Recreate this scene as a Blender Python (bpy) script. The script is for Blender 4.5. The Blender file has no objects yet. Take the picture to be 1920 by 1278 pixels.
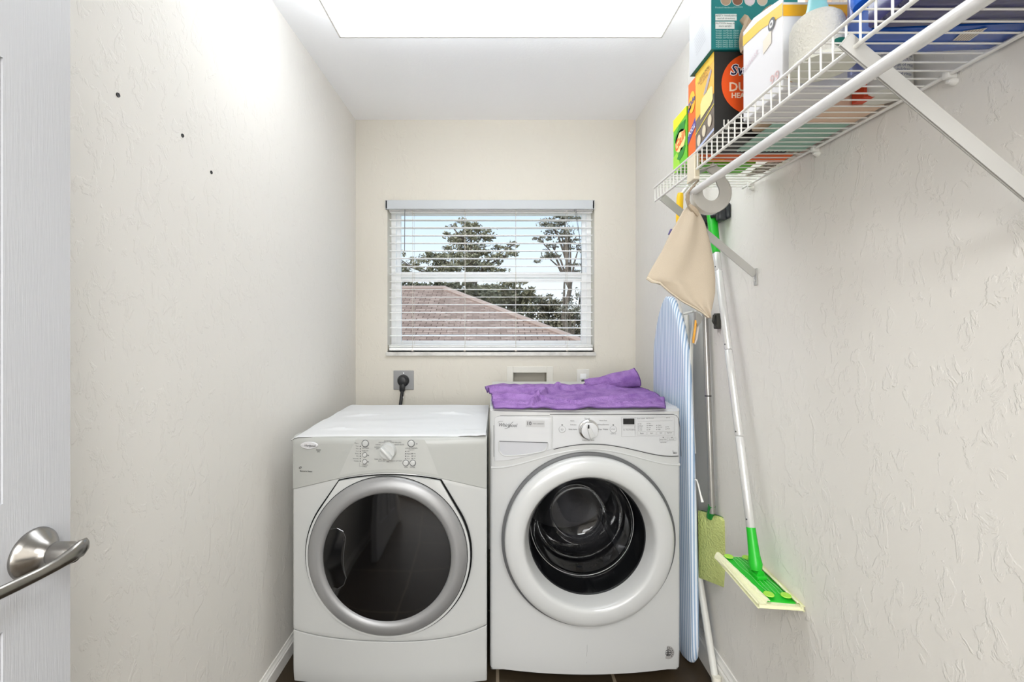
import bpy, bmesh, math, random
import numpy as np
from mathutils import Vector, Matrix
from mathutils import noise as mnoise

PI = math.pi
sc = bpy.context.scene
col = sc.collection

# ------------------------------------------------------------------ camera
F, CX, CY, EYE = 853.0, 933.0, 605.0, 1.284      # focal length in pixels of a 1920 wide frame, principal point, eye height
cam_d = bpy.data.cameras.new('camera'); cam = bpy.data.objects.new('camera', cam_d); col.objects.link(cam)
cam_d.sensor_width = 36.0; cam_d.lens = F/1920*36
cam_d.shift_x = (960-CX)/1920; cam_d.shift_y = (CY-639)/1920
cam_d.clip_start = 0.02; cam_d.clip_end = 300
cam.location = (0, 0, EYE); cam.rotation_euler = (PI/2, 0, 0)
sc.camera = cam

# ------------------------------------------------------------------ view, world, sun, unseen hall fill lights
sc.view_settings.view_transform = 'Standard'; sc.view_settings.look = 'None'
sc.view_settings.gamma = 1.0; sc.view_settings.use_curve_mapping = False
sc.view_settings.exposure = 0.20
LENS_E = 4.7; HALL_W = 80.0; HALL_FILL = 60.0; SKY_S = 1.22; SUN_S = 2.0
sc.cycles.max_bounces = 16; sc.cycles.diffuse_bounces = 8; sc.cycles.transparent_max_bounces = 16

w = bpy.data.worlds.new('sky'); sc.world = w; w.use_nodes = True
nt = w.node_tree; nt.nodes.clear()
wo = nt.nodes.new('ShaderNodeOutputWorld'); bg = nt.nodes.new('ShaderNodeBackground')
tc = nt.nodes.new('ShaderNodeTexCoord'); sp = nt.nodes.new('ShaderNodeSeparateXYZ'); rp = nt.nodes.new('ShaderNodeValToRGB')
nt.links.new(tc.outputs['Generated'], sp.inputs[0]); nt.links.new(sp.outputs['Z'], rp.inputs[0])
rp.color_ramp.elements[0].position = 0.0; rp.color_ramp.elements[0].color = (.82, .86, .90, 1)
rp.color_ramp.elements[1].position = 0.32; rp.color_ramp.elements[1].color = (.46, .64, .86, 1)
nt.links.new(rp.outputs[0], bg.inputs['Color']); bg.inputs['Strength'].default_value = SKY_S
nt.links.new(bg.outputs[0], wo.inputs[0])

sd = bpy.data.lights.new('sun', 'SUN'); sd.energy = SUN_S; sd.angle = math.radians(4); sd.color = (1, .96, .9)
so = bpy.data.objects.new('sun', sd); col.objects.link(so); so.rotation_euler = (math.radians(48), 0, math.radians(-35)); so.location = (0, -5, 12)
hd = bpy.data.lights.new('hall_fill_top', 'AREA'); hd.shape = 'RECTANGLE'; hd.size = 1.2; hd.size_y = 1.2; hd.energy = HALL_W; hd.color = (.95, .975, 1)  # added fill: unseen area lamp that lifts the front of the room
ho = bpy.data.objects.new('hall_fill_top', hd); col.objects.link(ho); ho.location = (.30, -1.15, 2.40)

wd_ = bpy.data.lights.new('hall_fill_back', 'AREA'); wd_.shape = 'RECTANGLE'; wd_.size = 1.5; wd_.size_y = 1.3; wd_.energy = HALL_FILL; wd_.color = (.97, .985, 1)  # no window there: added area lamp that brightens the wall below the shelf
wdo = bpy.data.objects.new('hall_fill_back', wd_); col.objects.link(wdo); wdo.location = (-.45, -2.78, 1.45); wdo.rotation_euler = (PI/2, 0, 0)

# ------------------------------------------------------------------ materials
MATS = {}
def lin(c):
    return tuple(((v/255)/12.92 if v/255 <= .04045 else ((v/255+.055)/1.055)**2.4) for v in c)
def mat(name, rgb, rough=.5, metal=0.0, bump=None, spec=.5, coat=0.0, vary=None, emit=0.0, trans=0.0):
    if name in MATS: return MATS[name]
    m = bpy.data.materials.new(name); m.use_nodes = True; n = m.node_tree; b = n.nodes['Principled BSDF']
    c = (*lin(rgb), 1)
    b.inputs['Base Color'].default_value = c; b.inputs['Roughness'].default_value = rough
    b.inputs['Metallic'].default_value = metal; b.inputs['Specular IOR Level'].default_value = spec
    b.inputs['Coat Weight'].default_value = coat; b.inputs['Transmission Weight'].default_value = trans
    if emit: b.inputs['Emission Color'].default_value = c; b.inputs['Emission Strength'].default_value = emit
    t = n.nodes.new('ShaderNodeTexCoord')
    if vary:                                   # (other colour, scale, amount)
        nz = n.nodes.new('ShaderNodeTexNoise'); nz.inputs['Scale'].default_value = vary[1]; nz.inputs['Detail'].default_value = 4
        mr = n.nodes.new('ShaderNodeMapRange'); mr.inputs[1].default_value = .4; mr.inputs[2].default_value = .7; mr.inputs[4].default_value = vary[2]
        mx = n.nodes.new('ShaderNodeMix'); mx.data_type = 'RGBA'; mx.inputs[6].default_value = c; mx.inputs[7].default_value = (*lin(vary[0]), 1)
        n.links.new(t.outputs['Object'], nz.inputs['Vector']); n.links.new(nz.outputs[0], mr.inputs[0]); n.links.new(mr.outputs[0], mx.inputs[0]); n.links.new(mx.outputs[2], b.inputs['Base Color'])
    if bump:                                   # (scale, distance, stretch)
        nz = n.nodes.new('ShaderNodeTexNoise'); nz.inputs['Scale'].default_value = bump[0]; nz.inputs['Detail'].default_value = 3
        bp = n.nodes.new('ShaderNodeBump'); bp.inputs['Distance'].default_value = bump[1]; bp.inputs['Strength'].default_value = 1
        mp = n.nodes.new('ShaderNodeMapping')
        if len(bump) > 2: mp.inputs['Scale'].default_value = bump[2]
        n.links.new(t.outputs['Object'], mp.inputs[0]); n.links.new(mp.outputs[0], nz.inputs['Vector'])
        n.links.new(nz.outputs[0], bp.inputs['Height']); n.links.new(bp.outputs[0], b.inputs['Normal'])
    MATS[name] = m
    return m

def wall_mat(name, rgb, dist=.0006, scale=30.0):
    m = mat(name, rgb, .72, spec=.25); n = m.node_tree; b = n.nodes['Principled BSDF']
    t = n.nodes.new('ShaderNodeTexCoord'); mp = n.nodes.new('ShaderNodeMapping'); mp.inputs['Scale'].default_value = (1, 1, .62)
    nz = n.nodes.new('ShaderNodeTexNoise'); nz.inputs['Scale'].default_value = scale; nz.inputs['Detail'].default_value = 5; nz.inputs['Roughness'].default_value = .62; nz.inputs['Distortion'].default_value = .45
    mr = n.nodes.new('ShaderNodeMapRange'); mr.interpolation_type = 'SMOOTHSTEP'; mr.inputs[1].default_value = .52; mr.inputs[2].default_value = .60
    nf = n.nodes.new('ShaderNodeTexNoise'); nf.inputs['Scale'].default_value = 120; nf.inputs['Detail'].default_value = 2
    ad = n.nodes.new('ShaderNodeMath'); ad.operation = 'MULTIPLY_ADD'; ad.inputs[1].default_value = .12
    bp = n.nodes.new('ShaderNodeBump'); bp.inputs['Distance'].default_value = dist; bp.inputs['Strength'].default_value = 1
    n.links.new(t.outputs['Object'], mp.inputs[0]); n.links.new(mp.outputs[0], nz.inputs['Vector']); n.links.new(mp.outputs[0], nf.inputs['Vector'])
    n.links.new(nz.outputs[0], mr.inputs[0]); n.links.new(nf.outputs[0], ad.inputs[0]); n.links.new(mr.outputs[0], ad.inputs[2])
    n.links.new(ad.outputs[0], bp.inputs['Height']); n.links.new(bp.outputs[0], b.inputs['Normal'])
    return m

def glass_mat(name, tint, refl=1.0, rough=.02, ior=1.5, cap=1.0):
    m = bpy.data.materials.new(name); m.use_nodes = True; n = m.node_tree; n.nodes.clear()
    o = n.nodes.new('ShaderNodeOutputMaterial'); mx = n.nodes.new('ShaderNodeMixShader'); tr = n.nodes.new('ShaderNodeBsdfTransparent'); gl = n.nodes.new('ShaderNodeBsdfGlossy')
    fr = n.nodes.new('ShaderNodeFresnel'); fr.inputs[0].default_value = ior
    ml = n.nodes.new('ShaderNodeMath'); ml.operation = 'MULTIPLY'; ml.inputs[1].default_value = refl
    tr.inputs[0].default_value = (*tint, 1); gl.inputs['Roughness'].default_value = rough
    mn_ = n.nodes.new('ShaderNodeMath'); mn_.operation = 'MINIMUM'; mn_.inputs[1].default_value = cap
    n.links.new(fr.outputs[0], ml.inputs[0]); n.links.new(ml.outputs[0], mn_.inputs[0]); n.links.new(mn_.outputs[0], mx.inputs[0]); n.links.new(tr.outputs[0], mx.inputs[1]); n.links.new(gl.outputs[0], mx.inputs[2]); n.links.new(mx.outputs[0], o.inputs[0])
    return m

M_wall = wall_mat('textured_wall_paint', (224, 221, 215))
M_wall_back = wall_mat('back_wall_paint', (216, 211, 200), .0005, 20)
M_ceil = mat('ceiling_paint', (252, 253, 255), .9, bump=(90, .0006), spec=.2)
M_trim = mat('trim_paint', (226, 224, 219), .4)
M_white = mat('dryer_enamel', (184, 185, 183), .28, coat=.3)
M_washer = mat('washer_enamel', (190, 191, 190), .28, coat=.3)
M_console = mat('dryer_console_plastic', (168, 169, 165), .38)
M_console2 = mat('washer_console_plastic', (196, 197, 198), .35)
M_ink = mat('grey_ink', (66, 66, 68), .6)
M_ink_dark = mat('dark_ink', (40, 40, 42), .6)
M_ink_white = mat('white_ink', (240, 240, 240), .6)
M_black = mat('black_plastic', (22, 23, 25), .4)
M_gap = mat('dark_gap', (18, 18, 18), .8, spec=.1)
M_silver = mat('silver_paint', (150, 150, 150), .42, metal=.45)
M_chrome = mat('chrome', (215, 215, 215), .12, metal=1)
M_nickel = mat('brushed_nickel', (150, 147, 142), .26, metal=1, bump=(160, .00008, (1, .1, 1)))
M_wire = mat('white_vinyl_wire', (232, 231, 226), .3)
M_strap = mat('painted_steel_strap', (182, 181, 177), .35)

# ------------------------------------------------------------------ mesh helpers
def P(px, py, Y):
    """the point at distance Y in front of the eye that stands at that place of the 1920 x 1278 frame"""
    return Vector(((px-CX)/F*Y, Y, EYE-(py-CY)/F*Y))
def PX(px, X):                                 # depth of something standing at side distance X and seen in column px
    return X*F/(px-CX)

class MB:
    def __init__(s): s.bm = bmesh.new()
    def box(s, a, b, bev=0.0, seg=2):
        r = bmesh.ops.create_cube(s.bm, size=1.0); vs = r['verts']
        a = Vector(a); b = Vector(b); c = (a+b)/2; d = b-a
        for v in vs: v.co = Vector((v.co.x*d.x+c.x, v.co.y*d.y+c.y, v.co.z*d.z+c.z))
        if bev > 0:
            es = list({e for v in vs for e in v.link_edges})
            bmesh.ops.bevel(s.bm, geom=es, offset=bev, segments=seg, profile=.5, affect='EDGES')
        return s
    def obox(s, c, ux, uy, uz, bev=0.0, seg=2):
        """box centred at c with half-axis vectors ux, uy, uz"""
        r = bmesh.ops.create_cube(s.bm, size=2.0); vs = r['verts']; c, ux, uy, uz = map(Vector, (c, ux, uy, uz))
        for v in vs: v.co = c + ux*v.co.x + uy*v.co.y + uz*v.co.z
        if bev > 0:
            es = list({e for v in vs for e in v.link_edges})
            bmesh.ops.bevel(s.bm, geom=es, offset=bev, segments=seg, profile=.5, affect='EDGES')
        return s
    def tube(s, pts, r, n=12, cap=True, closed=False):
        pts = [Vector(p) for p in pts]; N = len(pts)
        rs = r if isinstance(r, (list, tuple)) else [r]*N
        rings = []; up = None
        for i, p in enumerate(pts):
            if closed: t = pts[(i+1) % N]-pts[i-1]
            elif i == 0: t = pts[1]-p
            elif i == N-1: t = p-pts[i-1]
            else: t = (pts[i+1]-p).normalized()+(p-pts[i-1]).normalized()
            t = t.normalized()
            if up is None:
                up = Vector((0, 0, 1)) if abs(t.z) < .9 else Vector((1, 0, 0))
            u = t.cross(up).normalized(); v = u.cross(t).normalized(); up = v
            ra, rb = rs[i] if isinstance(rs[i], (list, tuple)) else (rs[i], rs[i])
            rings.append([s.bm.verts.new(p+u*math.cos(a)*ra+v*math.sin(a)*rb) for a in [2*PI*k/n for k in range(n)]])
        m = N if closed else N-1
        for i in range(m):
            A, B = rings[i], rings[(i+1) % N]
            for k in range(n): s.bm.faces.new((A[k], A[(k+1) % n], B[(k+1) % n], B[k]))
        if cap and not closed:
            s.bm.faces.new(rings[0][::-1]); s.bm.faces.new(rings[-1])
        return s
    def lathe(s, prof, o, axis='Y', n=64, cap0=False, cap1=False, sx=1.0, sz=1.0):
        """prof: list of (radius, height along axis); o: the axis' origin"""
        o = Vector(o); rings = []
        for r, h in prof:
            ring = []
            for k in range(n):
                a = 2*PI*k/n; x, z = math.cos(a)*r*sx, math.sin(a)*r*sz
                d = {'Y': Vector((x, h, z)), 'Z': Vector((x, z, h)), 'X': Vector((h, x, z))}[axis]
                ring.append(s.bm.verts.new(o+d))
            rings.append(ring)
        for A, B in zip(rings, rings[1:]):
            for k in range(n): s.bm.faces.new((A[k], A[(k+1) % n], B[(k+1) % n], B[k]))
        if cap0: s.bm.faces.new(rings[0][::-1])
        if cap1: s.bm.faces.new(rings[-1])
        return s
    def prism(s, poly, vec, bev=0.0):
        poly = [Vector(p) for p in poly]; vec = Vector(vec)
        A = [s.bm.verts.new(p) for p in poly]; B = [s.bm.verts.new(p+vec) for p in poly]; n = len(A)
        fs = [s.bm.faces.new(A), s.bm.faces.new(B[::-1])]
        for k in range(n): fs.append(s.bm.faces.new((A[k], B[k], B[(k+1) % n], A[(k+1) % n])))
        if bev > 0:
            es = list(fs[0].edges)+list(fs[1].edges)
            bmesh.ops.bevel(s.bm, geom=es, offset=bev, segments=2, profile=.5, affect='EDGES')
        return s
    def flat(s, poly):
        s.bm.faces.new([s.bm.verts.new(Vector(p)) for p in poly]); return s
    def grid(s, fn, nu, nv, thick=None):
        """fn(u, v) -> point; thick: a vector to the back side, which closes the sheet"""
        def lay(off): return [[s.bm.verts.new(Vector(fn(i/nu, j/nv))+off) for j in range(nv+1)] for i in range(nu+1)]
        A = lay(Vector((0, 0, 0)))
        for i in range(nu):
            for j in range(nv): s.bm.faces.new((A[i][j], A[i+1][j], A[i+1][j+1], A[i][j+1]))
        if thick is not None:
            B = lay(Vector(thick))
            for i in range(nu):
                for j in range(nv): s.bm.faces.new((B[i][j], B[i][j+1], B[i+1][j+1], B[i+1][j]))
            ra = [A[i][0] for i in range(nu+1)]+[A[nu][j] for j in range(1, nv+1)]+[A[i][nv] for i in range(nu-1, -1, -1)]+[A[0][j] for j in range(nv-1, 0, -1)]
            rb = [B[i][0] for i in range(nu+1)]+[B[nu][j] for j in range(1, nv+1)]+[B[i][nv] for i in range(nu-1, -1, -1)]+[B[0][j] for j in range(nv-1, 0, -1)]
            L = len(ra)
            for k in range(L): s.bm.faces.new((ra[k], rb[k], rb[(k+1) % L], ra[(k+1) % L]))
        return s
    def text(s, body, o, U, V, size, align='CENTER', bold=0.0, shear=0.0, wide=1.0):
        cu = bpy.data.curves.new('t', 'FONT'); cu.body = body; cu.size = size; cu.align_x = align; cu.align_y = 'CENTER'
        cu.offset = bold; cu.shear = shear; cu.resolution_u = 2
        ob = bpy.data.objects.new('t', cu); col.objects.link(ob)
        me = bpy.data.meshes.new_from_object(ob.evaluated_get(bpy.context.evaluated_depsgraph_get()))
        o, U, V = Vector(o), Vector(U), Vector(V)
        vs = [s.bm.verts.new(o+U*v.co.x*wide+V*v.co.y) for v in me.vertices]
        for p in me.polygons:
            try: s.bm.faces.new([vs[i] for i in p.vertices])
            except ValueError: pass
        bpy.data.objects.remove(ob); bpy.data.meshes.remove(me); bpy.data.curves.remove(cu)
        return s
    def build(s, name, m, parent=None, smooth=False, angle=35, recalc=True):
        bm = s.bm
        if recalc: bmesh.ops.recalc_face_normals(bm, faces=bm.faces)
        me = bpy.data.meshes.new(name)
        if parent is not None: off = root_loc(parent)
        else:
            xs = [v.co for v in bm.verts]; lo = [min(c[i] for c in xs) for i in range(3)]; hi = [max(c[i] for c in xs) for i in range(3)]
            off = Vector(((lo[0]+hi[0])/2, (lo[1]+hi[1])/2, lo[2]))
        for v in bm.verts: v.co -= off
        bm.to_mesh(me); bm.free()
        if m: me.materials.append(m)
        if smooth:
            for p in me.polygons: p.use_smooth = True
            try: me.set_sharp_from_angle(angle=math.radians(angle))
            except Exception: pass
        o = bpy.data.objects.new(name, me); col.objects.link(o)
        if parent is not None: o.parent = parent
        else: o.location = off
        return o

def root_loc(o):
    while o.parent: o = o.parent
    return o.location
def tag(o, label, cat, group=None, kind=None):
    if label: o['label'] = label
    if cat: o['category'] = cat
    if group: o['group'] = group
    if kind: o['kind'] = kind
    return o
def thing(name, label, cat, loc, group=None):
    o = bpy.data.objects.new(name, None); col.objects.link(o); o.location = loc; o.empty_display_size = .05
    return tag(o, label, cat, group)
def struct(o, label=None, cat=None):
    o['kind'] = 'structure'
    if label: o['label'] = label
    if cat: o['category'] = cat
    return o

def ellipse(c, U, V, a, b, n=28):
    c, U, V = Vector(c), Vector(U), Vector(V)
    return [c+U*math.cos(2*PI*k/n)*a+V*math.sin(2*PI*k/n)*b for k in range(n)]
def arc_pts(c, r, a0, a1, n):                    # in the x-z plane
    return [Vector((c[0]+r*math.cos(math.radians(a0+(a1-a0)*k/n)), c[1], c[2]+r*math.sin(math.radians(a0+(a1-a0)*k/n)))) for k in range(n+1)]
UX, UZ = Vector((1, 0, 0)), Vector((0, 0, 1))

# ------------------------------------------------------------------ room shell
XL, XR, YB, YN, H = -.809, .787, 2.593, -.06, 2.44

def wall_y(mb, x0, x1, z0, z1, y0, y1, holes):
    xs = sorted({x0, x1, *[h[0] for h in holes], *[h[1] for h in holes]}); zs = sorted({z0, z1, *[h[2] for h in holes], *[h[3] for h in holes]})
    inh = lambda x, z: any(h[0] < x < h[1] and h[2] < z < h[3] for h in holes)
    vv = {}
    def V(x, y, z):
        k = (round(x, 5), y, round(z, 5))
        if k not in vv: vv[k] = mb.bm.verts.new(k)
        return vv[k]
    nx, nz = len(xs)-1, len(zs)-1
    fill = [[not inh((xs[i]+xs[i+1])/2, (zs[j]+zs[j+1])/2) for j in range(nz)] for i in range(nx)]
    for i in range(nx):
        for j in range(nz):
            if not fill[i][j]: continue
            a, b, c, d = xs[i], xs[i+1], zs[j], zs[j+1]
            mb.bm.faces.new((V(a, y0, c), V(b, y0, c), V(b, y0, d), V(a, y0, d)))
            mb.bm.faces.new((V(a, y1, c), V(a, y1, d), V(b, y1, d), V(b, y1, c)))
            if i == 0 or not fill[i-1][j]: mb.bm.faces.new((V(a, y0, c), V(a, y0, d), V(a, y1, d), V(a, y1, c)))
            if i == nx-1 or not fill[i+1][j]: mb.bm.faces.new((V(b, y0, c), V(b, y1, c), V(b, y1, d), V(b, y0, d)))
            if j == 0 or not fill[i][j-1]: mb.bm.faces.new((V(a, y0, c), V(a, y1, c), V(b, y1, c), V(b, y0, c)))
            if j == nz-1 or not fill[i][j+1]: mb.bm.faces.new((V(a, y0, d), V(b, y0, d), V(b, y1, d), V(a, y1, d)))

WX0, WX1, WZ0, WZ1 = -.628, .552, 1.118, 1.975      # window opening
BX0, BX1, BZ0, BZ1 = .087, .281, .84, 1.004         # recessed water-supply box
mb = MB(); wall_y(mb, XL-.1, XR+.1, 0, H, YB, YB+.17, [(WX0, WX1, WZ0, WZ1), (BX0, BX1, BZ0, BZ1)])
struct(mb.build('wall_back', M_wall_back, recalc=True), 'cream back wall with the window in it', 'wall')
struct(MB().box((XL-.1, YN, 0), (XL, YB, H)).build('wall_left', M_wall), 'cream textured wall with three screw holes', 'wall')
struct(MB().box((XR, YN, 0), (XR+.1, YB, H)).build('wall_right', M_wall), 'cream textured wall that carries the wire shelf', 'wall')
mb = MB(); wall_y(mb, XL-.1, XR+.1, 0, H, YN-.12, YN, [(-.645, .55, -.01, 2.10)])  # unseen opening made wider to let more fill light in
struct(mb.build('wall_front', M_wall), 'cream wall with the doorway behind the viewer', 'wall')
struct(MB().box((XL-.1, YN-.12, H), (XR+.1, YB+.17, H+.1)).build('ceiling', M_ceil), 'smooth white ceiling over the laundry room', 'ceiling')

# floor: dark brown tile
mf = mat('brown_floor_tile', (88, 68, 48), .38, spec=.4); n = mf.node_tree; b = n.nodes['Principled BSDF']
t = n.nodes.new('ShaderNodeTexCoord'); br = n.nodes.new('ShaderNodeTexBrick'); br.offset = 0; br.inputs['Scale'].default_value = 1
br.inputs['Brick Width'].default_value = .42; br.inputs['Row Height'].default_value = .42; br.inputs['Mortar Size'].default_value = .006
br.inputs['Color1'].default_value = (*lin((70, 57, 40)), 1); br.inputs['Color2'].default_value = (*lin((60, 50, 36)), 1); br.inputs['Mortar'].default_value = (*lin((140, 126, 106)), 1)
nz = n.nodes.new('ShaderNodeTexNoise'); nz.inputs['Scale'].default_value = 7; nz.inputs['Detail'].default_value = 5
mx = n.nodes.new('ShaderNodeMix'); mx.data_type = 'RGBA'; mx.blend_type = 'MULTIPLY'; mx.inputs[0].default_value = .5
n.links.new(t.outputs['Object'], br.inputs['Vector']); n.links.new(t.outputs['Object'], nz.inputs['Vector']); n.links.new(br.outputs[0], mx.inputs[6]); n.links.new(nz.outputs[0], mx.inputs[7]); n.links.new(mx.outputs[2], b.inputs['Base Color'])
struct(MB().box((-1.7, -2.9, -.1), (1.7, YB+.17, 0)).build('floor', mf), 'brown tiled floor under the machines', 'floor')

# hall behind the doorway
M_hall = mat('hall_paint', (232, 228, 222), .8)
struct(MB().box((-1.7, -2.9, 0), (-1.6, YN-.12, H)).build('wall_hall_left', M_hall))
struct(MB().box((1.6, -2.9, 0), (1.7, YN-.12, H)).build('wall_hall_right', M_hall))
struct(MB().box((-1.6, -2.9, 0), (1.6, -2.8, H)).build('wall_hall_back', M_hall))
struct(MB().box((-1.6, YN-.12, 0), (XL-.1, YN-.02, H)).build('wall_hall_front', M_hall))
struct(MB().box((XR+.1, YN-.12, 0), (1.6, YN-.02, H)).build('wall_hall_side', M_hall))
struct(MB().box((-1.7, -2.9, H), (1.7, YN-.12, H+.1)).build('ceiling_hall', M_hall))

# baseboards (ogee profile)
def baseboard(name, xw, sgn, h, label):
    pr = [(0, 0), (.014, 0), (.014, h*.68), (.010, h*.74), (.011, h*.8), (.006, h*.9), (.004, h), (0, h)]
    MBx = MB().prism([(xw+sgn*d, YN, z) for d, z in pr], (0, YB-YN, 0))
    struct(MBx.build(name, M_trim), label, 'baseboard')
baseboard('baseboard_left', XL, 1, .066, 'white baseboard along the left textured wall')  # left and right heights fitted to image pixels separately, so they differ
baseboard('baseboard_right', XR, -1, .108, 'white baseboard below the mops')
struct(MB().prism([(XL+.014, YB, 0), (XL+.014, YB-.012, 0), (XL+.014, YB-.012, .06), (XL+.014, YB-.004, .085), (XL+.014, YB, .085)], (XR-XL-.028, 0, 0)).build('baseboard_back', M_trim), 'white baseboard behind the machines', 'baseboard')

# three screw holes
for k, (px, py) in enumerate(((221, 178), (342, 254), (396, 323))):
    Y = PX(px, XL); z = EYE-(py-CY)/F*Y
    mb = MB(); mb.lathe([(0, .0010), (.003, .0012), (.0046, .0016), (.0052, -.001)], (XL, Y, z), 'X', 16)
    tag(mb.build('wall_anchor', mat('anchor_black', (30, 30, 32), .6), smooth=True), ['dark screw anchor in left wall, largest of three and nearest the door', 'dark screw anchor in left wall, middle of the three', 'dark screw anchor in left wall, smallest and lowest of the three'][k], 'wall anchor', 'screw anchors in the left wall')

# ------------------------------------------------------------------ ceiling light
LY0, LY1, LX0, LX1 = 1.18, 1.674, -.579, .603
cl = thing('ceiling_light', 'wide rectangular fluorescent ceiling light with white diffuser', 'ceiling light', (.01, (LY0+LY1)/2, 2.36))
MB().box((LX0+.03, LY0+.03, 2.40), (LX1-.03, LY1-.03, H), .004).build('housing', M_trim, cl)
ml = mat('light_diffuser', (245, 250, 255), .4, emit=LENS_E)
def lens_pt(d, z): return [(LX0+d, LY0+d, z), (LX1-d, LY0+d, z), (LX1-d, LY1-d, z), (LX0+d, LY1-d, z)]
mb = MB(); rings = [[mb.bm.verts.new(p) for p in lens_pt(d, z)] for d, z in ((0, 2.43), (0, 2.342), (.006, 2.336), (.02, 2.334), (.05, 2.330), (.1, 2.328))]
for A, B in zip(rings, rings[1:]):
    for k in range(4): mb.bm.faces.new((A[k], A[(k+1) % 4], B[(k+1) % 4], B[k]))
mb.bm.faces.new(rings[-1]); mb.build('diffuser', ml, cl)
mb = MB()
for a, b2 in (((LX0-.003, LY0-.003, 2.333), (LX1+.003, LY0+.003, 2.341)), ((LX0-.003, LY1-.003, 2.333), (LX1+.003, LY1+.003, 2.341)), ((LX0-.003, LY0, 2.333), (LX0+.003, LY1, 2.341)), ((LX1-.003, LY0, 2.333), (LX1+.003, LY1, 2.341))): mb.box(a, b2)
mb.build('frame', M_trim, cl)

# ------------------------------------------------------------------ window
M_vinyl = mat('white_vinyl', (250, 251, 252), .35)
M_slat = mat('blind_slat_white', (252, 252, 251), .4)
Y1 = YB+.10
win = MB()
def frame_rect(mb, x0, x1, z0, z1, t, y0, y1, bev=.003):
    mb.box((x0, y0, z0), (x0+t, y1, z1), bev).box((x1-t, y0, z0), (x1, y1, z1), bev).box((x0+t, y0, z0), (x1-t, y1, z0+t), bev).box((x0+t, y0, z1-t), (x1-t, y1, z1), bev)
frame_rect(win, WX0, WX1, WZ0, WZ1, .028, Y1-.01, Y1+.05)
wn = win.build('window_1', M_vinyl); struct(wn, 'white single hung window in the back wall behind the blind', 'window')
up = MB(); frame_rect(up, WX0+.024, WX1-.024, 1.545, WZ1-.024, .026, Y1+.022, Y1+.045); up.build('upper_sash', M_vinyl, wn)
lo = MB(); frame_rect(lo, WX0+.024, WX1-.024, WZ0+.026, 1.585, .034, Y1-.005, Y1+.02); lo.box((WX0+.06, Y1-.012, 1.53), (WX1-.06, Y1-.004, 1.545), .002)
lo.box((-.40, Y1-.014, 1.565), (-.36, Y1-.004, 1.578), .002).box((.36, Y1-.014, 1.565), (.40, Y1-.004, 1.578), .002)
lo.build('lower_sash', M_vinyl, wn)
gm = glass_mat('window_glass', (.97, .98, .98), .05, .0)
MB().box((WX0+.045, Y1+.033, 1.565), (WX1-.045, Y1+.035, WZ1-.045)).build('pane', gm, wn)
MB().box((WX0+.05, Y1+.006, WZ0+.055), (WX1-.05, Y1+.008, 1.56)).build('pane', gm, wn)
mm = mat('marble_sill', (214, 212, 206), .3, vary=((168, 164, 158), 26, .5))
struct(MB().box((WX0-.006, YB-.016, WZ0-.022), (WX1+.006, YB+.1, WZ0), .003).build('trim_1', mm), 'thin marble window sill under the blind', 'window sill')

# blind
bl = thing('window_blind', 'white horizontal slat blind hanging open over the window', 'blind', (-.04, YB+.03, WZ0))
MB().box((WX0+.006, YB+.004, WZ1-.05), (WX1-.006, YB+.055, WZ1-.002), .002).build('headrail', M_slat, bl)
MB().box((WX0-.008, YB-.02, WZ1-.048), (WX1-.003, YB-.008, WZ1+.004), .003).box((WX0-.008, YB-.02, WZ1-.048), (WX0+.004, YB+.0, WZ1+.004), .002).box((WX1-.015, YB-.02, WZ1-.048), (WX1-.003, YB+.0, WZ1+.004), .002).build('valance', mat('valance_dimmed', (192, 196, 199), .4), bl)  # greyer copy of the slat white; the skylight difference is put into the colour
mb = MB(); zs = [EYE-(398.5+14.38*k-CY)/F*2.62 for k in range(17)]
rng = random.Random(4)
for z in zs:
    tlt = .0012+rng.uniform(-.0008, .0008)
    mb.obox(((WX0+WX1)/2, YB+.03, z), ((WX1-WX0)/2-.01, 0, rng.uniform(-.0008, .0008)), (0, .025, tlt), (0, -.00004, .0015), .0008, 1)
mb.build('slats', M_slat, bl)
MB().box((WX0+.008, YB+.006, WZ0+.008), (WX1-.008, YB+.056, WZ0+.024), .003).box((WX0+.008, YB+.006, WZ0+.028), (WX1-.008, YB+.056, WZ0+.032), .001).box((WX0+.008, YB+.006, WZ0+.036), (WX1-.008, YB+.056, WZ0+.040), .001).build('bottom_rail', M_slat, bl)
M_cord = mat('blind_cord', (206, 200, 190), .8)
for px in (775, 872, 967, 1062):
    x = (px-CX)/F*2.62
    mb = MB()
    for y in (YB+.004, YB+.056): mb.tube([(x, y, WZ0+.02), (x, y, WZ1-.045)], .0009, 6)
    for z in zs: mb.tube([(x, YB+.004, z-.002), (x, YB+.056, z-.002)], .0006, 5)
    mb.box((x-.006, YB+.0, WZ0+.004), (x+.006, YB+.006, WZ0+.012), .001)
    mb.build('ladder_cord', M_cord, bl)
M_wand = mat('tilt_wand_grey', (120, 122, 124), .3)
MB().tube([P(759, 392, YB-.004), P(758.5, 470, YB-.006)], .0022, 8).build('tilt_wand', M_wand, bl)
MB().tube([P(1080, 392, YB-.004), P(1085, 430, YB-.006), P(1090, 470, YB-.004), P(1091, 512, YB-.003)], .0012, 6).tube([P(1077, 392, YB-.004), P(1086, 440, YB-.005), P(1090, 512, YB-.004)], .0009, 6).build('lift_cord', mat('lift_cord', (90, 90, 92), .7), bl)

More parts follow.
